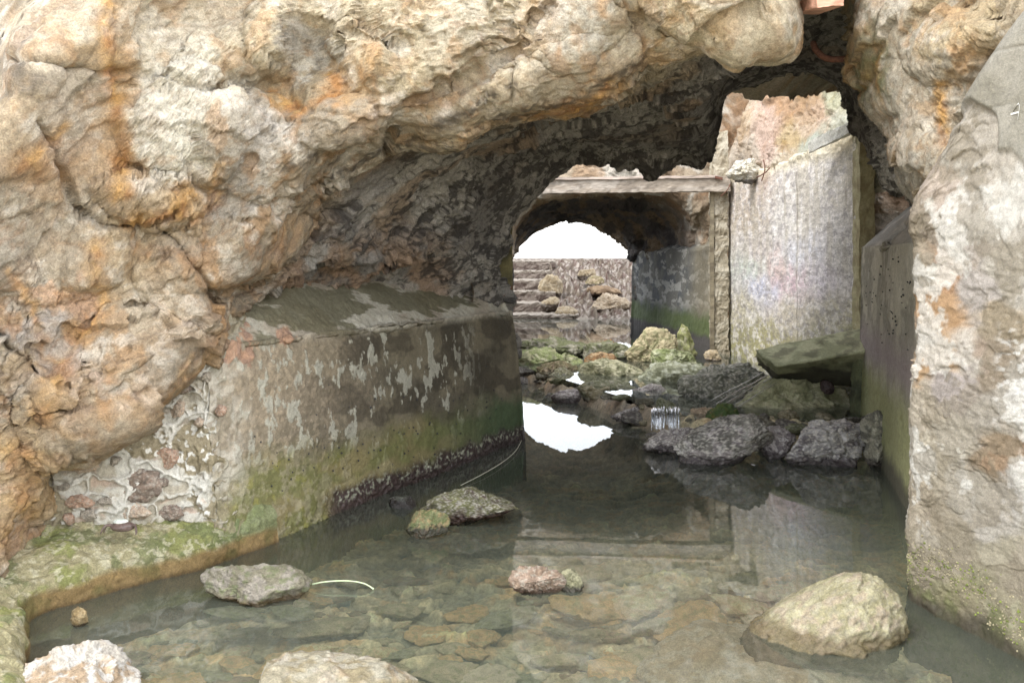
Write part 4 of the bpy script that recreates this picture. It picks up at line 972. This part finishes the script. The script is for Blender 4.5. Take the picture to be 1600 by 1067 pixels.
# ------------------------------------------------------------------ boulders
TAN = ((170, 154, 126), (146, 130, 104), (186, 174, 152)); GRN = ((148, 146, 116), (116, 116, 90), (178, 174, 148)); DRK = ((138, 134, 118), (104, 102, 92), (166, 162, 146)); WETP = ((150, 142, 138), (112, 104, 104), (188, 182, 178))
G1 = "boulders of the stone dam"
BL = [
 ("long low dark green mossy slab stone farthest back on the dam, at the far pool", (806, 524, 945, 560), 11.7, .15, DRK, dict(moss=(92, 98, 62), moss_amt=.8, deep=.5, tilt=-3)),
 ("pale green mossy flat stone at the left end of the dam", (800, 540, 920, 582), 11.0, .0, GRN, dict(moss=(120, 132, 80), moss_amt=.7, deep=.5, tilt=-6)),
 ("dark mossy ridge stone behind the yellow boulder, centre of the dam", (905, 532, 990, 566), 11.4, .1, DRK, dict(moss=(86, 92, 56), moss_amt=.7, deep=.6)),
 ("yellowish tan boulder leaning against the far right wall base", (968, 513, 1062, 572), 11.2, .12, ((186, 174, 142), (158, 148, 118), (126, 126, 92)), dict(tilt=22, deep=.6)),
 ("rounded pale green boulder below the yellowish one", (1008, 537, 1090, 580), 10.6, .12, ((170, 172, 140), (130, 136, 96), (196, 196, 172)), dict(moss=(110, 122, 74), moss_amt=.5, deep=.7)),
 ("tall mossy stump of stone against the far post", (1055, 500, 1090, 565), 11.5, .1, GRN, dict(moss=(126, 132, 70), moss_amt=.6, deep=.7)),
 ("small orange brown stone on the dam near the far pool", (936, 528, 962, 548), 11.9, .15, ((160, 118, 74), (130, 92, 60)), {}),
 ("small square tan stone between far boulder and post", (1100, 546, 1130, 565), 11.3, .15, TAN, {}),
 ("brown flat stone low on the left of the dam", (825, 562, 905, 596), 10.3, .0, ((120, 104, 84), (92, 82, 66), (150, 138, 116)), dict(moss=(96, 98, 60), moss_amt=.4, tilt=10, deep=.6)),
 ("dark pointed stone sloping to the water at the dam's left", (846, 574, 912, 613), 10.0, .0, DRK, dict(moss=(108, 106, 70), moss_amt=.5, tilt=18, deep=.5)),
 ("grey green sheet of rock in the middle of the dam", (905, 562, 1022, 600), 10.0, .05, GRN, dict(deep=.6, tilt=-4, flat=.6)),
 ("rusty brown stone between mossy slabs of the dam", (905, 550, 965, 572), 10.8, .1, ((156, 120, 84), (120, 96, 70), (170, 150, 118)), dict(deep=.5, tilt=8)),
 ("low rough wet stone at the dam's water edge, left", (862, 604, 915, 632), 9.1, .0, WETP, dict(wet=.5, deep=.6)),
 ("blocky dark green stone at the dam's water edge, centre", (898, 594, 998, 633), 8.95, .0, DRK, dict(moss=(98, 102, 70), moss_amt=.6, deep=.55, flat=.65)),
 ("wet grey stone right of the blocky dark one", (985, 600, 1045, 632), 8.8, .0, WETP, dict(wet=.5, barn_sheen=.5)),
 ("broad pale lichened rock sloping towards the big dark boulder", (990, 566, 1130, 615), 9.6, .1, ((150, 152, 128), (120, 122, 98), (182, 184, 166)), dict(deep=.7, flat=.6)),
 ("big dark boulder with a crust of white barnacles on top", (1056, 553, 1206, 646), 8.5, .0, ((128, 126, 116), (94, 94, 86), (152, 148, 134)), dict(moss=(90, 96, 70), moss_amt=.35, barn_sheen=.55, deep=.55, flat=.6, wet=.2, tilt=8)),
 ("large olive boulder carrying the broken slab", (1130, 588, 1338, 668), 7.9, .1, ((184, 178, 146), (152, 148, 120), (196, 192, 160)), dict(moss=(112, 120, 74), moss_amt=.4, deep=.5, flat=.62)),
 ("low wet ledge stone in the water left of the waterfall", (956, 634, 1022, 656), 8.0, .0, WETP, dict(wet=.6, deep=.4, barn_sheen=.4)),
 ("round dark green mossy boulder beside the waterfall", (1092, 630, 1170, 690), 7.2, .0, ((90, 92, 64), (66, 70, 52), (116, 102, 50)), dict(moss=(72, 96, 50), moss_amt=.7, tilt=18, deep=.7)),
 ("pale flat splinter of rock behind the round mossy boulder", (1072, 637, 1122, 664), 7.5, .05, ((176, 156, 132), (146, 126, 104)), dict(tilt=16, deep=.5)),
 ("low purple wet rock pointing left into the pool", (1003, 664, 1118, 712), 6.8, .0, WETP, dict(wet=.6, deep=.45, tilt=8, barn_sheen=.7)),
 ("long wet dark rock slanting down left into the pool", (1058, 655, 1214, 724), 6.45, .0, WETP, dict(wet=.6, deep=.45, tilt=17, barn_sheen=.6, moss=(72, 80, 56), moss_amt=.4)),
 ("small wet dark rock between the two big wet ones", (1180, 664, 1246, 706), 6.6, .0, WETP, dict(wet=.5, deep=.6)),
 ("wide wet grey rock with silvery sheen in front of the slab", (1232, 642, 1372, 722), 6.35, .0, ((156, 152, 150), (118, 112, 114), (192, 188, 186)), dict(wet=.6, deep=.5, barn_sheen=.65, flat=.5)),
 ("dark rounded rock at the foot of the pier", (1342, 642, 1408, 712), 6.3, .0, DRK, dict(wet=.4, deep=.7)),
 ("little brown stone wedged under the broken slab", (1283, 592, 1306, 612), 7.75, .5, ((110, 92, 82), (84, 70, 64)), {}),
 ("barnacled rounded stone in the pool by the stained wall", (654, 757, 818, 812), 5.0, .0, ((146, 140, 110), (120, 112, 92), (104, 84, 84)), dict(moss=(128, 132, 84), moss_amt=.6, barn_sheen=.75, deep=.5, wet_h=.06, dark=(92, 62, 60))),
 ("small green and orange stone in front of the barnacled one", (632, 793, 702, 826), 4.75, .0, ((158, 160, 118), (130, 138, 92), (186, 164, 122)), dict(deep=.5)),
 ("small round grey stone half sunk beside the stained wall", (604, 772, 650, 800), 5.3, .0, ((120, 124, 110), (96, 98, 88)), dict(barn_sheen=.4)),
 ("pinkish crusted stone standing alone in the middle of the pool", (794, 884, 884, 926), 3.95, .0, ((196, 172, 152), (172, 148, 126), (210, 198, 180)), dict(deep=.6, rough=.2, dark=(110, 84, 70), wet_h=.02)),
 ("small grey green crusted stone touching the pinkish one", (872, 889, 914, 924), 3.98, .0, ((176, 172, 140), (146, 144, 112)), dict(deep=.6, rough=.2, wet_h=.02)),
 ("smooth flat grey stone above the water near the mossy ledge", (312, 884, 482, 934), 3.88, .0, ((174, 166, 152), (150, 144, 122), (136, 142, 104)), dict(deep=.55, rough=.11, flat=.6, tilt=-6, planes=8, wet_h=.025, dark=(112, 92, 64))),
 ("tiny yellowish stone by the ledge's left end", (110, 946, 138, 966), 3.6, .0, ((206, 184, 142), (180, 156, 112)), dict(wet_h=.01)),
 ("large smooth olive tan boulder on the right of the pool", (1226, 902, 1380, 1020), 3.5, .0, ((204, 196, 160), (186, 178, 140), (206, 188, 162)), dict(deep=.65, rough=.11, flat=.78, planes=7, barn_sheen=.25, wet_h=.05, dark=(122, 106, 74), sink=.45, flare=1.0, shear=.6)),
 ("wide pale shelf of rock lying just under the water before the olive tan boulder", (1010, 1028, 1410, 1120), 3.4, -.3, ((250, 230, 190), (224, 200, 156), (255, 244, 214)), dict(deep=.75, flat=.7, rough=.10, wet_h=.0001)),
 ("whitish crust of rubble on the left end of the pale wall's top", (1136, 243, 1202, 276), 10.9, 2.6, ((206, 200, 188), (176, 168, 150), (222, 218, 208)), dict(deep=.5, flat=.6, rough=.2, wet_h=.0001)),
 ("angular white and ochre rock in the bottom left corner", (10, 1004, 204, 1120), 2.95, .0, ((222, 214, 200), (200, 176, 146), (236, 232, 224)), dict(deep=.6, flat=.55, planes=12, rough=.14, wet_h=.02)),
 ("broad pale rock rising from the bottom edge of the photo", (345, 1042, 650, 1130), 2.95, .0, ((200, 188, 166), (180, 162, 132), (214, 206, 190)), dict(deep=.5, flat=.6, rough=.12, wet_h=.02, moss=(150, 150, 110), moss_amt=.3, tilt=-4)),
 ("tall block of tan stone beside the steps", (840, 428, 880, 466), 21.0, .6, TAN, dict(sink=.3)),
 ("pair of tan stones below the tall block, by the steps", (843, 462, 880, 486), 19.8, .4, TAN, dict(sink=.3)),
 ("flat tan stone at the foot of the bank near the steps", (868, 478, 904, 500), 19.2, .2, TAN, dict(sink=.3)),
 ("grey tan boulder high on the right of the bank", (902, 418, 932, 436), 23.0, 1.0, TAN, dict(sink=.4)),
 ("tan boulder below the high grey one", (912, 428, 946, 452), 22.0, .8, ((176, 160, 134), (140, 128, 100), (120, 112, 70)), dict(sink=.4)),
 ("large slanting tan slab of rock on the right of the bank", (922, 456, 990, 496), 19.6, .3, ((190, 174, 152), (170, 152, 128), (204, 190, 170)), dict(tilt=-14, deep=.5, flat=.6)),
 ("low brown stone between the bank's two boulder groups", (918, 446, 972, 464), 20.8, .6, ((156, 134, 108), (126, 104, 82)), dict(tilt=-8)),
]
for i, (lab, bb, d, zb, cols, kw) in enumerate(BL):
    k = dict(sub=6 if (bb[2]-bb[0]) > 60 else 5); k.update(kw)
    boulder("boulder" if (bb[2]-bb[0])*d/F > .35 else "stone", lab, bb, d, zb, 1300 + i*17, cols, cat="boulder" if (bb[2]-bb[0])*d/F > .35 else "stone", **k)

rng = random.Random(77)
fill = []
for i in range(12):
    V, Ff, W = boulder_shape(4, (1, .8, .55), 1600 + i*9, 14, .5, .16)
    a_, b_ = [((128, 122, 104), (96, 92, 80)), ((110, 104, 98), (80, 74, 72)), ((150, 140, 112), (120, 112, 86)), ((126, 128, 96), (96, 100, 72))][i % 4]
    c = lerp(lin(a_)[None], lin(b_)[None], sstep(-.2, .25, fbm(W*2, 4, 1650 + i)))
    c = lerp(c, lin((190, 186, 172))[None], .5*sstep(.15, .35, fbm(W*9, 3, 1660 + i)))
    o = mesh_np("stone", V, Ff, M_STONE, c, np.full(len(V), .3 if i % 4 == 1 else .0)); tag(o, "small loose grey or olive stone lodged among the dam's boulders", "stone", "small loose stones of the dam"); fill.append(o)
for i in range(170):
    o = fill[i] if i < 12 else fill[i % 12].copy()
    if i >= 12: COL.objects.link(o)
    u = rng.random(); x_ = .15 + 3.0*rng.random()**1.2
    y_ = 10.9 - 2.5*min(max(x_ - .1, 0), 1.5) + rng.uniform(-.9, 1.3)
    if x_ > 1.7: y_ = rng.uniform(6.6, 8.6)
    if x_ < 1.1: y_ = max(y_, 10.0 - 1.2*x_)
    s_ = rng.choice([.05, .07, .10, .14])*rng.uniform(.8, 1.3)
    gz = float(ground_z(np.array([[x_]]), np.array([[y_]]))[0, 0])
    o.location = (x_, y_, max(gz, -.05) + s_*.25); o.scale = (s_, s_, s_*rng.uniform(.6, 1)); o.rotation_euler = (rng.uniform(-.3, .3), rng.uniform(-.3, .3), rng.uniform(0, 6.28))

# broken concrete slab on the olive boulder
A1, A2 = at(1181, 547, 8.15), at(1346, 512, 7.85)
B1, B2_ = at(1214, 573, 7.7), at(1352, 548, 7.35)
C1, C2_ = at(1214, 596, 8.3), at(1336, 604, 8.0)
D1, D2_ = A1 + (C1 - B1)*.9, A2 + (C2_ - B2_)*.9
rows = [[a, b] for a, b in ((A1, A2), (B1, B2_), (C1, C2_), (D1, D2_), (A1, A2))]
n1, n2 = 14, 60
ring = []
for (a, b) in zip(rows[:-1], rows[1:]):
    for t in np.linspace(0, 1, n1, endpoint=False): ring.append((a[0]*(1-t) + b[0]*t, a[1]*(1-t) + b[1]*t))
R = np.array([[p*(1-s) + q_*s for s in np.linspace(0, 1, n2)] for p, q_ in ring])
capa, capb = R[:, 0].mean(0), R[:, -1].mean(0)
t_ = np.linspace(0, 1, 6)[:-1]
left = np.array([[capa*(1-t) + R[k, 0]*t for t in t_] for k in range(len(ring))]); right = np.array([[R[k, -1]*(1-t) + capb*t for t in np.linspace(0, 1, 6)[1:]] for k in range(len(ring))])
G = np.concatenate([left, R, right], 1); G = np.concatenate([G, G[:1]], 0)
endm = np.zeros(G.shape[1]); endm[:6] = 1; endm[-6:] = 1
G = G + np.stack([.006*fbm(G*5, 4, 1701 + k) + .005*fbm(G*18, 3, 1711 + k) for k in range(3)], -1) + endm[None, :, None]*np.stack([.025*fbm(G*9, 3, 1731 + k) for k in range(3)], -1)
G[-1] = G[0]
col = lerp(lin((188, 188, 154))[None, None], lin((156, 158, 126))[None, None], sstep(-.2, .2, fbm(G*4, 4, 1721)))
col = lerp(col, lin((66, 62, 54))[None, None], .5*sstep(.1, .3, fbm(G*6, 4, 1723)))
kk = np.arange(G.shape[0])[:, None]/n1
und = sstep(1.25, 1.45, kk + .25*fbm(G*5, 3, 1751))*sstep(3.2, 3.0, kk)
col = lerp(col, lin((66, 62, 54))[None, None], .85*und)  # down-facing side painted near black to deepen its shade
loc = G.reshape(-1, 3).mean(0)
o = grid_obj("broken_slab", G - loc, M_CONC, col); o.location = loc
tag(o, "broken mossy concrete slab tilted on boulders in front of the pale gap wall", "slab")
o = box_np("concrete_fragment", at(1334, 652, 7.5), V3(.06, 0, 0), V3(0, .1, 0), V3(.03, 0, .52), M_CONC, [(112, 116, 88), (84, 88, 70)], nx=5, ny=4, nz=24, amp=.008, seed=1741)
tag(o, "narrow upright concrete fragment under the slab's right end", "concrete piece")

# ------------------------------------------------------------------ submerged stones
protos = []
for i in range(9):
    V, Ff, W = boulder_shape(5, (1, (.5, .7, .6, .8)[i % 4], .26), 1800 + i*13, 14, .5, .16)
    cs = [((168, 156, 124), (146, 138, 108)), ((190, 160, 112), (170, 144, 102)), ((150, 148, 122), (128, 128, 104)), ((174, 164, 138), (190, 178, 150)), ((138, 122, 98), (116, 106, 84)), ((202, 180, 138), (180, 160, 124))][i % 6]
    c = lerp(lin(cs[0])[None], lin(cs[1])[None], sstep(-.2, .25, fbm(W*2, 4, 1830 + i)))
    c = lerp(c, lin((130, 132, 92))[None], .5*sstep(.05, .3, fbm(W*3, 4, 1840 + i)))
    c = c*1.8
    o = mesh_np("submerged_stone", V, Ff, M_STONE, c)
    tag(o, "flat brown or olive stone lying under the clear pool water", "stone", "submerged stones on the pool bed")
    protos.append(o)
rng = random.Random(11)
placed = []
tries = 0
while len(placed) < 295 and tries < 20000:
    tries += 1
    x, y = rng.uniform(60, 1250), 835 + 240*rng.random()**.8
    if y < 850 - (x - 405)*.36 + 12 or x < 400 - (y - 850)*3.0 + 14: continue
    p = wat(x, y)
    s = rng.choice([.05, .05, .06, .07, .09, .11, .14, .18, .22])*rng.uniform(.8, 1.25)
    if any((p[0]-q[0])**2 + (p[1]-q[1])**2 < (.33*(s+q[2]))**2 for q in placed): continue
    placed.append((p[0], p[1], s))
for i, (x, y, s) in enumerate(placed):
    src = protos[i % 9]
    o = src if i < 9 else src.copy()
    if i >= 9: COL.objects.link(o)
    gz = float(ground_z(np.array([[x]]), np.array([[y]]))[0, 0])
    o.location = (x, y, gz + s*.20); o.scale = (s, s, s*rng.uniform(.6, 1.0)); o.rotation_euler = (rng.uniform(-.15, .15), rng.uniform(-.15, .15), rng.uniform(-.5, .5) + (math.pi if rng.random() < .5 else 0))

# ------------------------------------------------------------------ small things
# black snails on the walls
snail_me = None
def snail_mesh():
    pts = []; rad = []
    for k in range(40):
        a = k/40*2*math.pi*2.4; r = .55*(1 - k/40*.85)
        pts.append(V3(r*math.cos(a), r*math.sin(a), .9*(k/40))); rad.append(.42*(1 - k/44*.9))
    return pts, rad
sp, sr = snail_mesh()
sn0 = tube("snail", sp, sr, M_SHELL, seg=8)
tag(sn0, "tiny black sea snail stuck on a damp concrete wall", "snail", "black snails on the concrete walls")
rng = random.Random(21)
def wall_pt(s, zz):
    b = WA*(1-s) + WB*s + wn_*(.055*zz/.45 if zz < .45 else .055 + (zz-.45)*.12)
    return V3(b[0], b[1], zz) - np.append(wn_, 0)*.006
spots = [(wall_pt(rng.uniform(.08, .95), abs(rng.gauss(.33, .12)) + .06), 'L') for _ in range(95)]
for _ in range(60):
    s = min(1, max(.12, rng.gauss(.6, .28))); b = PA*(1-s) + PB*s; zz = rng.gauss(1.28, .2)
    if .5 < zz < 1.6: spots.append((V3(b[0], b[1], zz) + V3(*pn, 0)*(.02 + .018*(zz-.8)) - V3(*pn, 0)*.008, 'R'))
for i, (p, side) in enumerate(spots):
    o = sn0 if i == 0 else sn0.copy()
    if i: COL.objects.link(o)
    s = rng.uniform(.005, .009)*(1.0 if side == 'R' else 1)
    o.location = p; o.scale = (s, s, s); o.rotation_euler = (math.pi/2 + rng.uniform(-.4, .4), rng.uniform(0, 6), rng.uniform(-.8, .8))

# barnacles and weed at the foot of the right wall
def cones(name, pts, nrm, mat, rng, smin, smax, label, cat):
    V, Fq = [], []
    for p, n in zip(pts, nrm):
        s = rng.uniform(smin, smax); a = np.cross(n, V3(.3, .2, 1)); a /= np.linalg.norm(a); b = np.cross(n, a); base = len(V); kk = 7
        for (rr, hh) in ((1, -.2), (.8, .5), (.42, .85), (.25, .45)):
            for k in range(kk):
                w = 2*math.pi*k/kk; V.append(p + s*(rr*(math.cos(w)*a + math.sin(w)*b)*(1 + .15*math.sin(3*w)) + hh*n))
        for r in range(3):
            for k in range(kk): Fq.append((base + r*kk + k, base + r*kk + (k+1) % kk, base + (r+1)*kk + (k+1) % kk, base + (r+1)*kk + k))
    o = mesh_np(name, V, Fq, mat, None, None)
    tag(o, label, cat, kind="stuff"); return o
RN = grid_normals(RIGHTWALL, np.array((0, 2.5, 1.0)))
rng = random.Random(31)
px, py = proj(RIGHTWALL)
cand = np.argwhere((px > 1404) & (px < 1640) & (RIGHTWALL[..., 2] > .02) & (RIGHTWALL[..., 2] < .36) & (RIGHTWALL[..., 1] < 4.0))
dens = lambda p: rng.random() < math.exp(-((p[2] - (.17 + .05*math.sin(p[1]*9)))/.07)**2)
b1, nb1, b2_, nb2 = [], [], [], []
for _ in range(5200):
    iv, iu = cand[rng.randrange(len(cand))]; p = RIGHTWALL[iv, iu]
    if not dens(p): continue
    if rng.random() < .7: b1.append(p); nb1.append(RN[iv, iu])
    else: b2_.append(p); nb2.append(RN[iv, iu])
cones("barnacles", b1[:650], nb1[:650], M_BARN, rng, .002, .0055, "cream barnacles crusting the foot of the pale right wall", "barnacles")
cones("sea_lettuce", b2_[:220], nb2[:220], M_GREENB, rng, .002, .006, "yellow green weed tufts among the barnacles at the right wall's foot", "seaweed")

# reed, cord, waterfall, mark, crab
o = tube("reed", smooth_pts([wat(478, 915, .01), wat(505, 909, .03), wat(540, 907, .035), wat(568, 911, .03), wat(584, 920, .005)], 26), [.0035]*24 + [.004, .006], M_REED)
tag(o, "thin pale green reed arching over the water beside the flat grey stone", "reed")
o = tube("cord", smooth_pts([wat(815, 688, .02), wat(805, 705, .02), wat(785, 722, .02), wat(755, 740, .02), wat(720, 758, .01)], 24), .003, M_CORD)
tag(o, "thin pale cord lying along the waterline at the stained wall's far end", "cord")
V, Fq = [], []
rng = random.Random(41)
for k in range(46):
    x = rng.uniform(1016, 1062); y0 = 636 + rng.uniform(-2, 4); L_ = rng.uniform(.6, 1.0); d = 7.25 + rng.uniform(-.05, .05); w = rng.uniform(.4, 1.5)
    yb = y0 + (676 - y0)*L_
    base = len(V)
    for t in np.linspace(0, 1, 6):
        yy = y0 + (yb - y0)*t; ww = w*(.6 + .6*math.sin(math.pi*t))
        for s in (-1, 0, 1): V.append(at(x + s*ww + math.sin(t*7 + k)*.5, yy, d - .10*t**.5 - (.012 if s == 0 else 0)))
    for r in range(5):
        for s in (0, 1): Fq.append((base + r*3 + s, base + r*3 + s+1, base + (r+1)*3 + s+1, base + (r+1)*3 + s))
o = mesh_np("waterfall", V, Fq, M_FALL); tag(o, "small veil of falling water between the dam stones", "waterfall", kind="structure")
V, Fq = [], []
for k in range(16):
    u = rng.uniform(-1.4, 1.4); base = len(V); w = rng.uniform(.15, .5)
    for t in np.linspace(0, 1, 9):
        xx = 1206 - 78*t + u*(8 + 6*t) + 1.5*math.sin(t*9 + k); yy = 590 + 46*t + u*7
        for s in (-1, 0, 1): V.append(at(xx + s*w*.5, yy + s*w, 7.75 - .35*t - (.02 if s == 0 else 0)))
    for r in range(8):
        for s in (0, 1): Fq.append((base + r*3 + s, base + r*3 + s+1, base + (r+1)*3 + s+1, base + (r+1)*3 + s))
o = mesh_np("waterfall", V, Fq, M_FALL); tag(o, "thin rivulet running down between the barnacled and the olive boulder", "waterfall", kind="structure")

def on_rwall(x, y, off=.004):
    d2 = (PX_ - x)**2 + (PY_ - y)**2 + np.where(RIGHTWALL[..., 1] > 4.0, 1e9, 0)
    i = np.unravel_index(np.argmin(d2), d2.shape); return RIGHTWALL[i] + RN[i]*off
PX_, PY_ = px, py
V, Fq = [], []
for stroke in ([(1581, 178), (1587, 169), (1593, 164), (1592, 175), (1590, 188)], [(1581, 179), (1587, 177), (1592, 176)]):
    pts = smooth_pts([on_rwall(*s) for s in stroke], 14); base = len(V)
    for i, p in enumerate(pts):
        t = pts[min(i+1, 13)] - pts[max(i-1, 0)]; t /= np.linalg.norm(t); a = np.cross(t, V3(.6, -.75, .1)); a /= np.linalg.norm(a)
        for (s, h) in ((-1, 0), (0, .002), (1, 0)): V.append(p + a*s*.0035 + V3(-.6, -.75, 0)*h)
    for r in range(13):
        for s in (0, 1): Fq.append((base + r*3 + s, base + r*3 + s+1, base + (r+1)*3 + s+1, base + (r+1)*3 + s))
o = mesh_np("chalk_mark", V, Fq, M_WHITE, parent=None); tag(o, "small white hand-drawn letter A on the smooth grey render at right", "mark")

cr = wat(192, 822, .28)
V, Ff, W = boulder_shape(4, (.060, .036, .024), 1901, 5, .85, .05)
crab = mesh_np("crab", V, Ff, M_CRAB); crab.location = cr
tag(crab, "small purple brown shore crab on the mossy ledge below the mortar wall", "crab")
V, Ff, W = boulder_shape(4, (.036, .024, .013), 1903, 4, .85, .05)
o = mesh_np("shell_back", V + V3(-.012, .004, .022), Ff, M_CRABLT, parent=crab)
for k, (sx, a) in enumerate([(1, .2), (1, -.3), (1, -.8), (-1, .0), (-1, -.5)]):
    p0 = V3(.045*sx, -.01 + .01*k*.5, .0); p1 = V3((.066 + .006*(k % 3))*sx, -.02 + .02*a, .012); p2 = V3((.080 + .006*(k % 3))*sx, -.03 + .04*a, -.022)
    o = tube("leg", smooth_pts([p0, p1, p2], 9), [.008, .008, .0075, .007, .006, .005, .004, .003, .002], M_CRAB, parent=crab, seg=6); o.location = (0, 0, 0)
    o.data.transform(Matrix.Translation(Vector((0, 0, 0))))
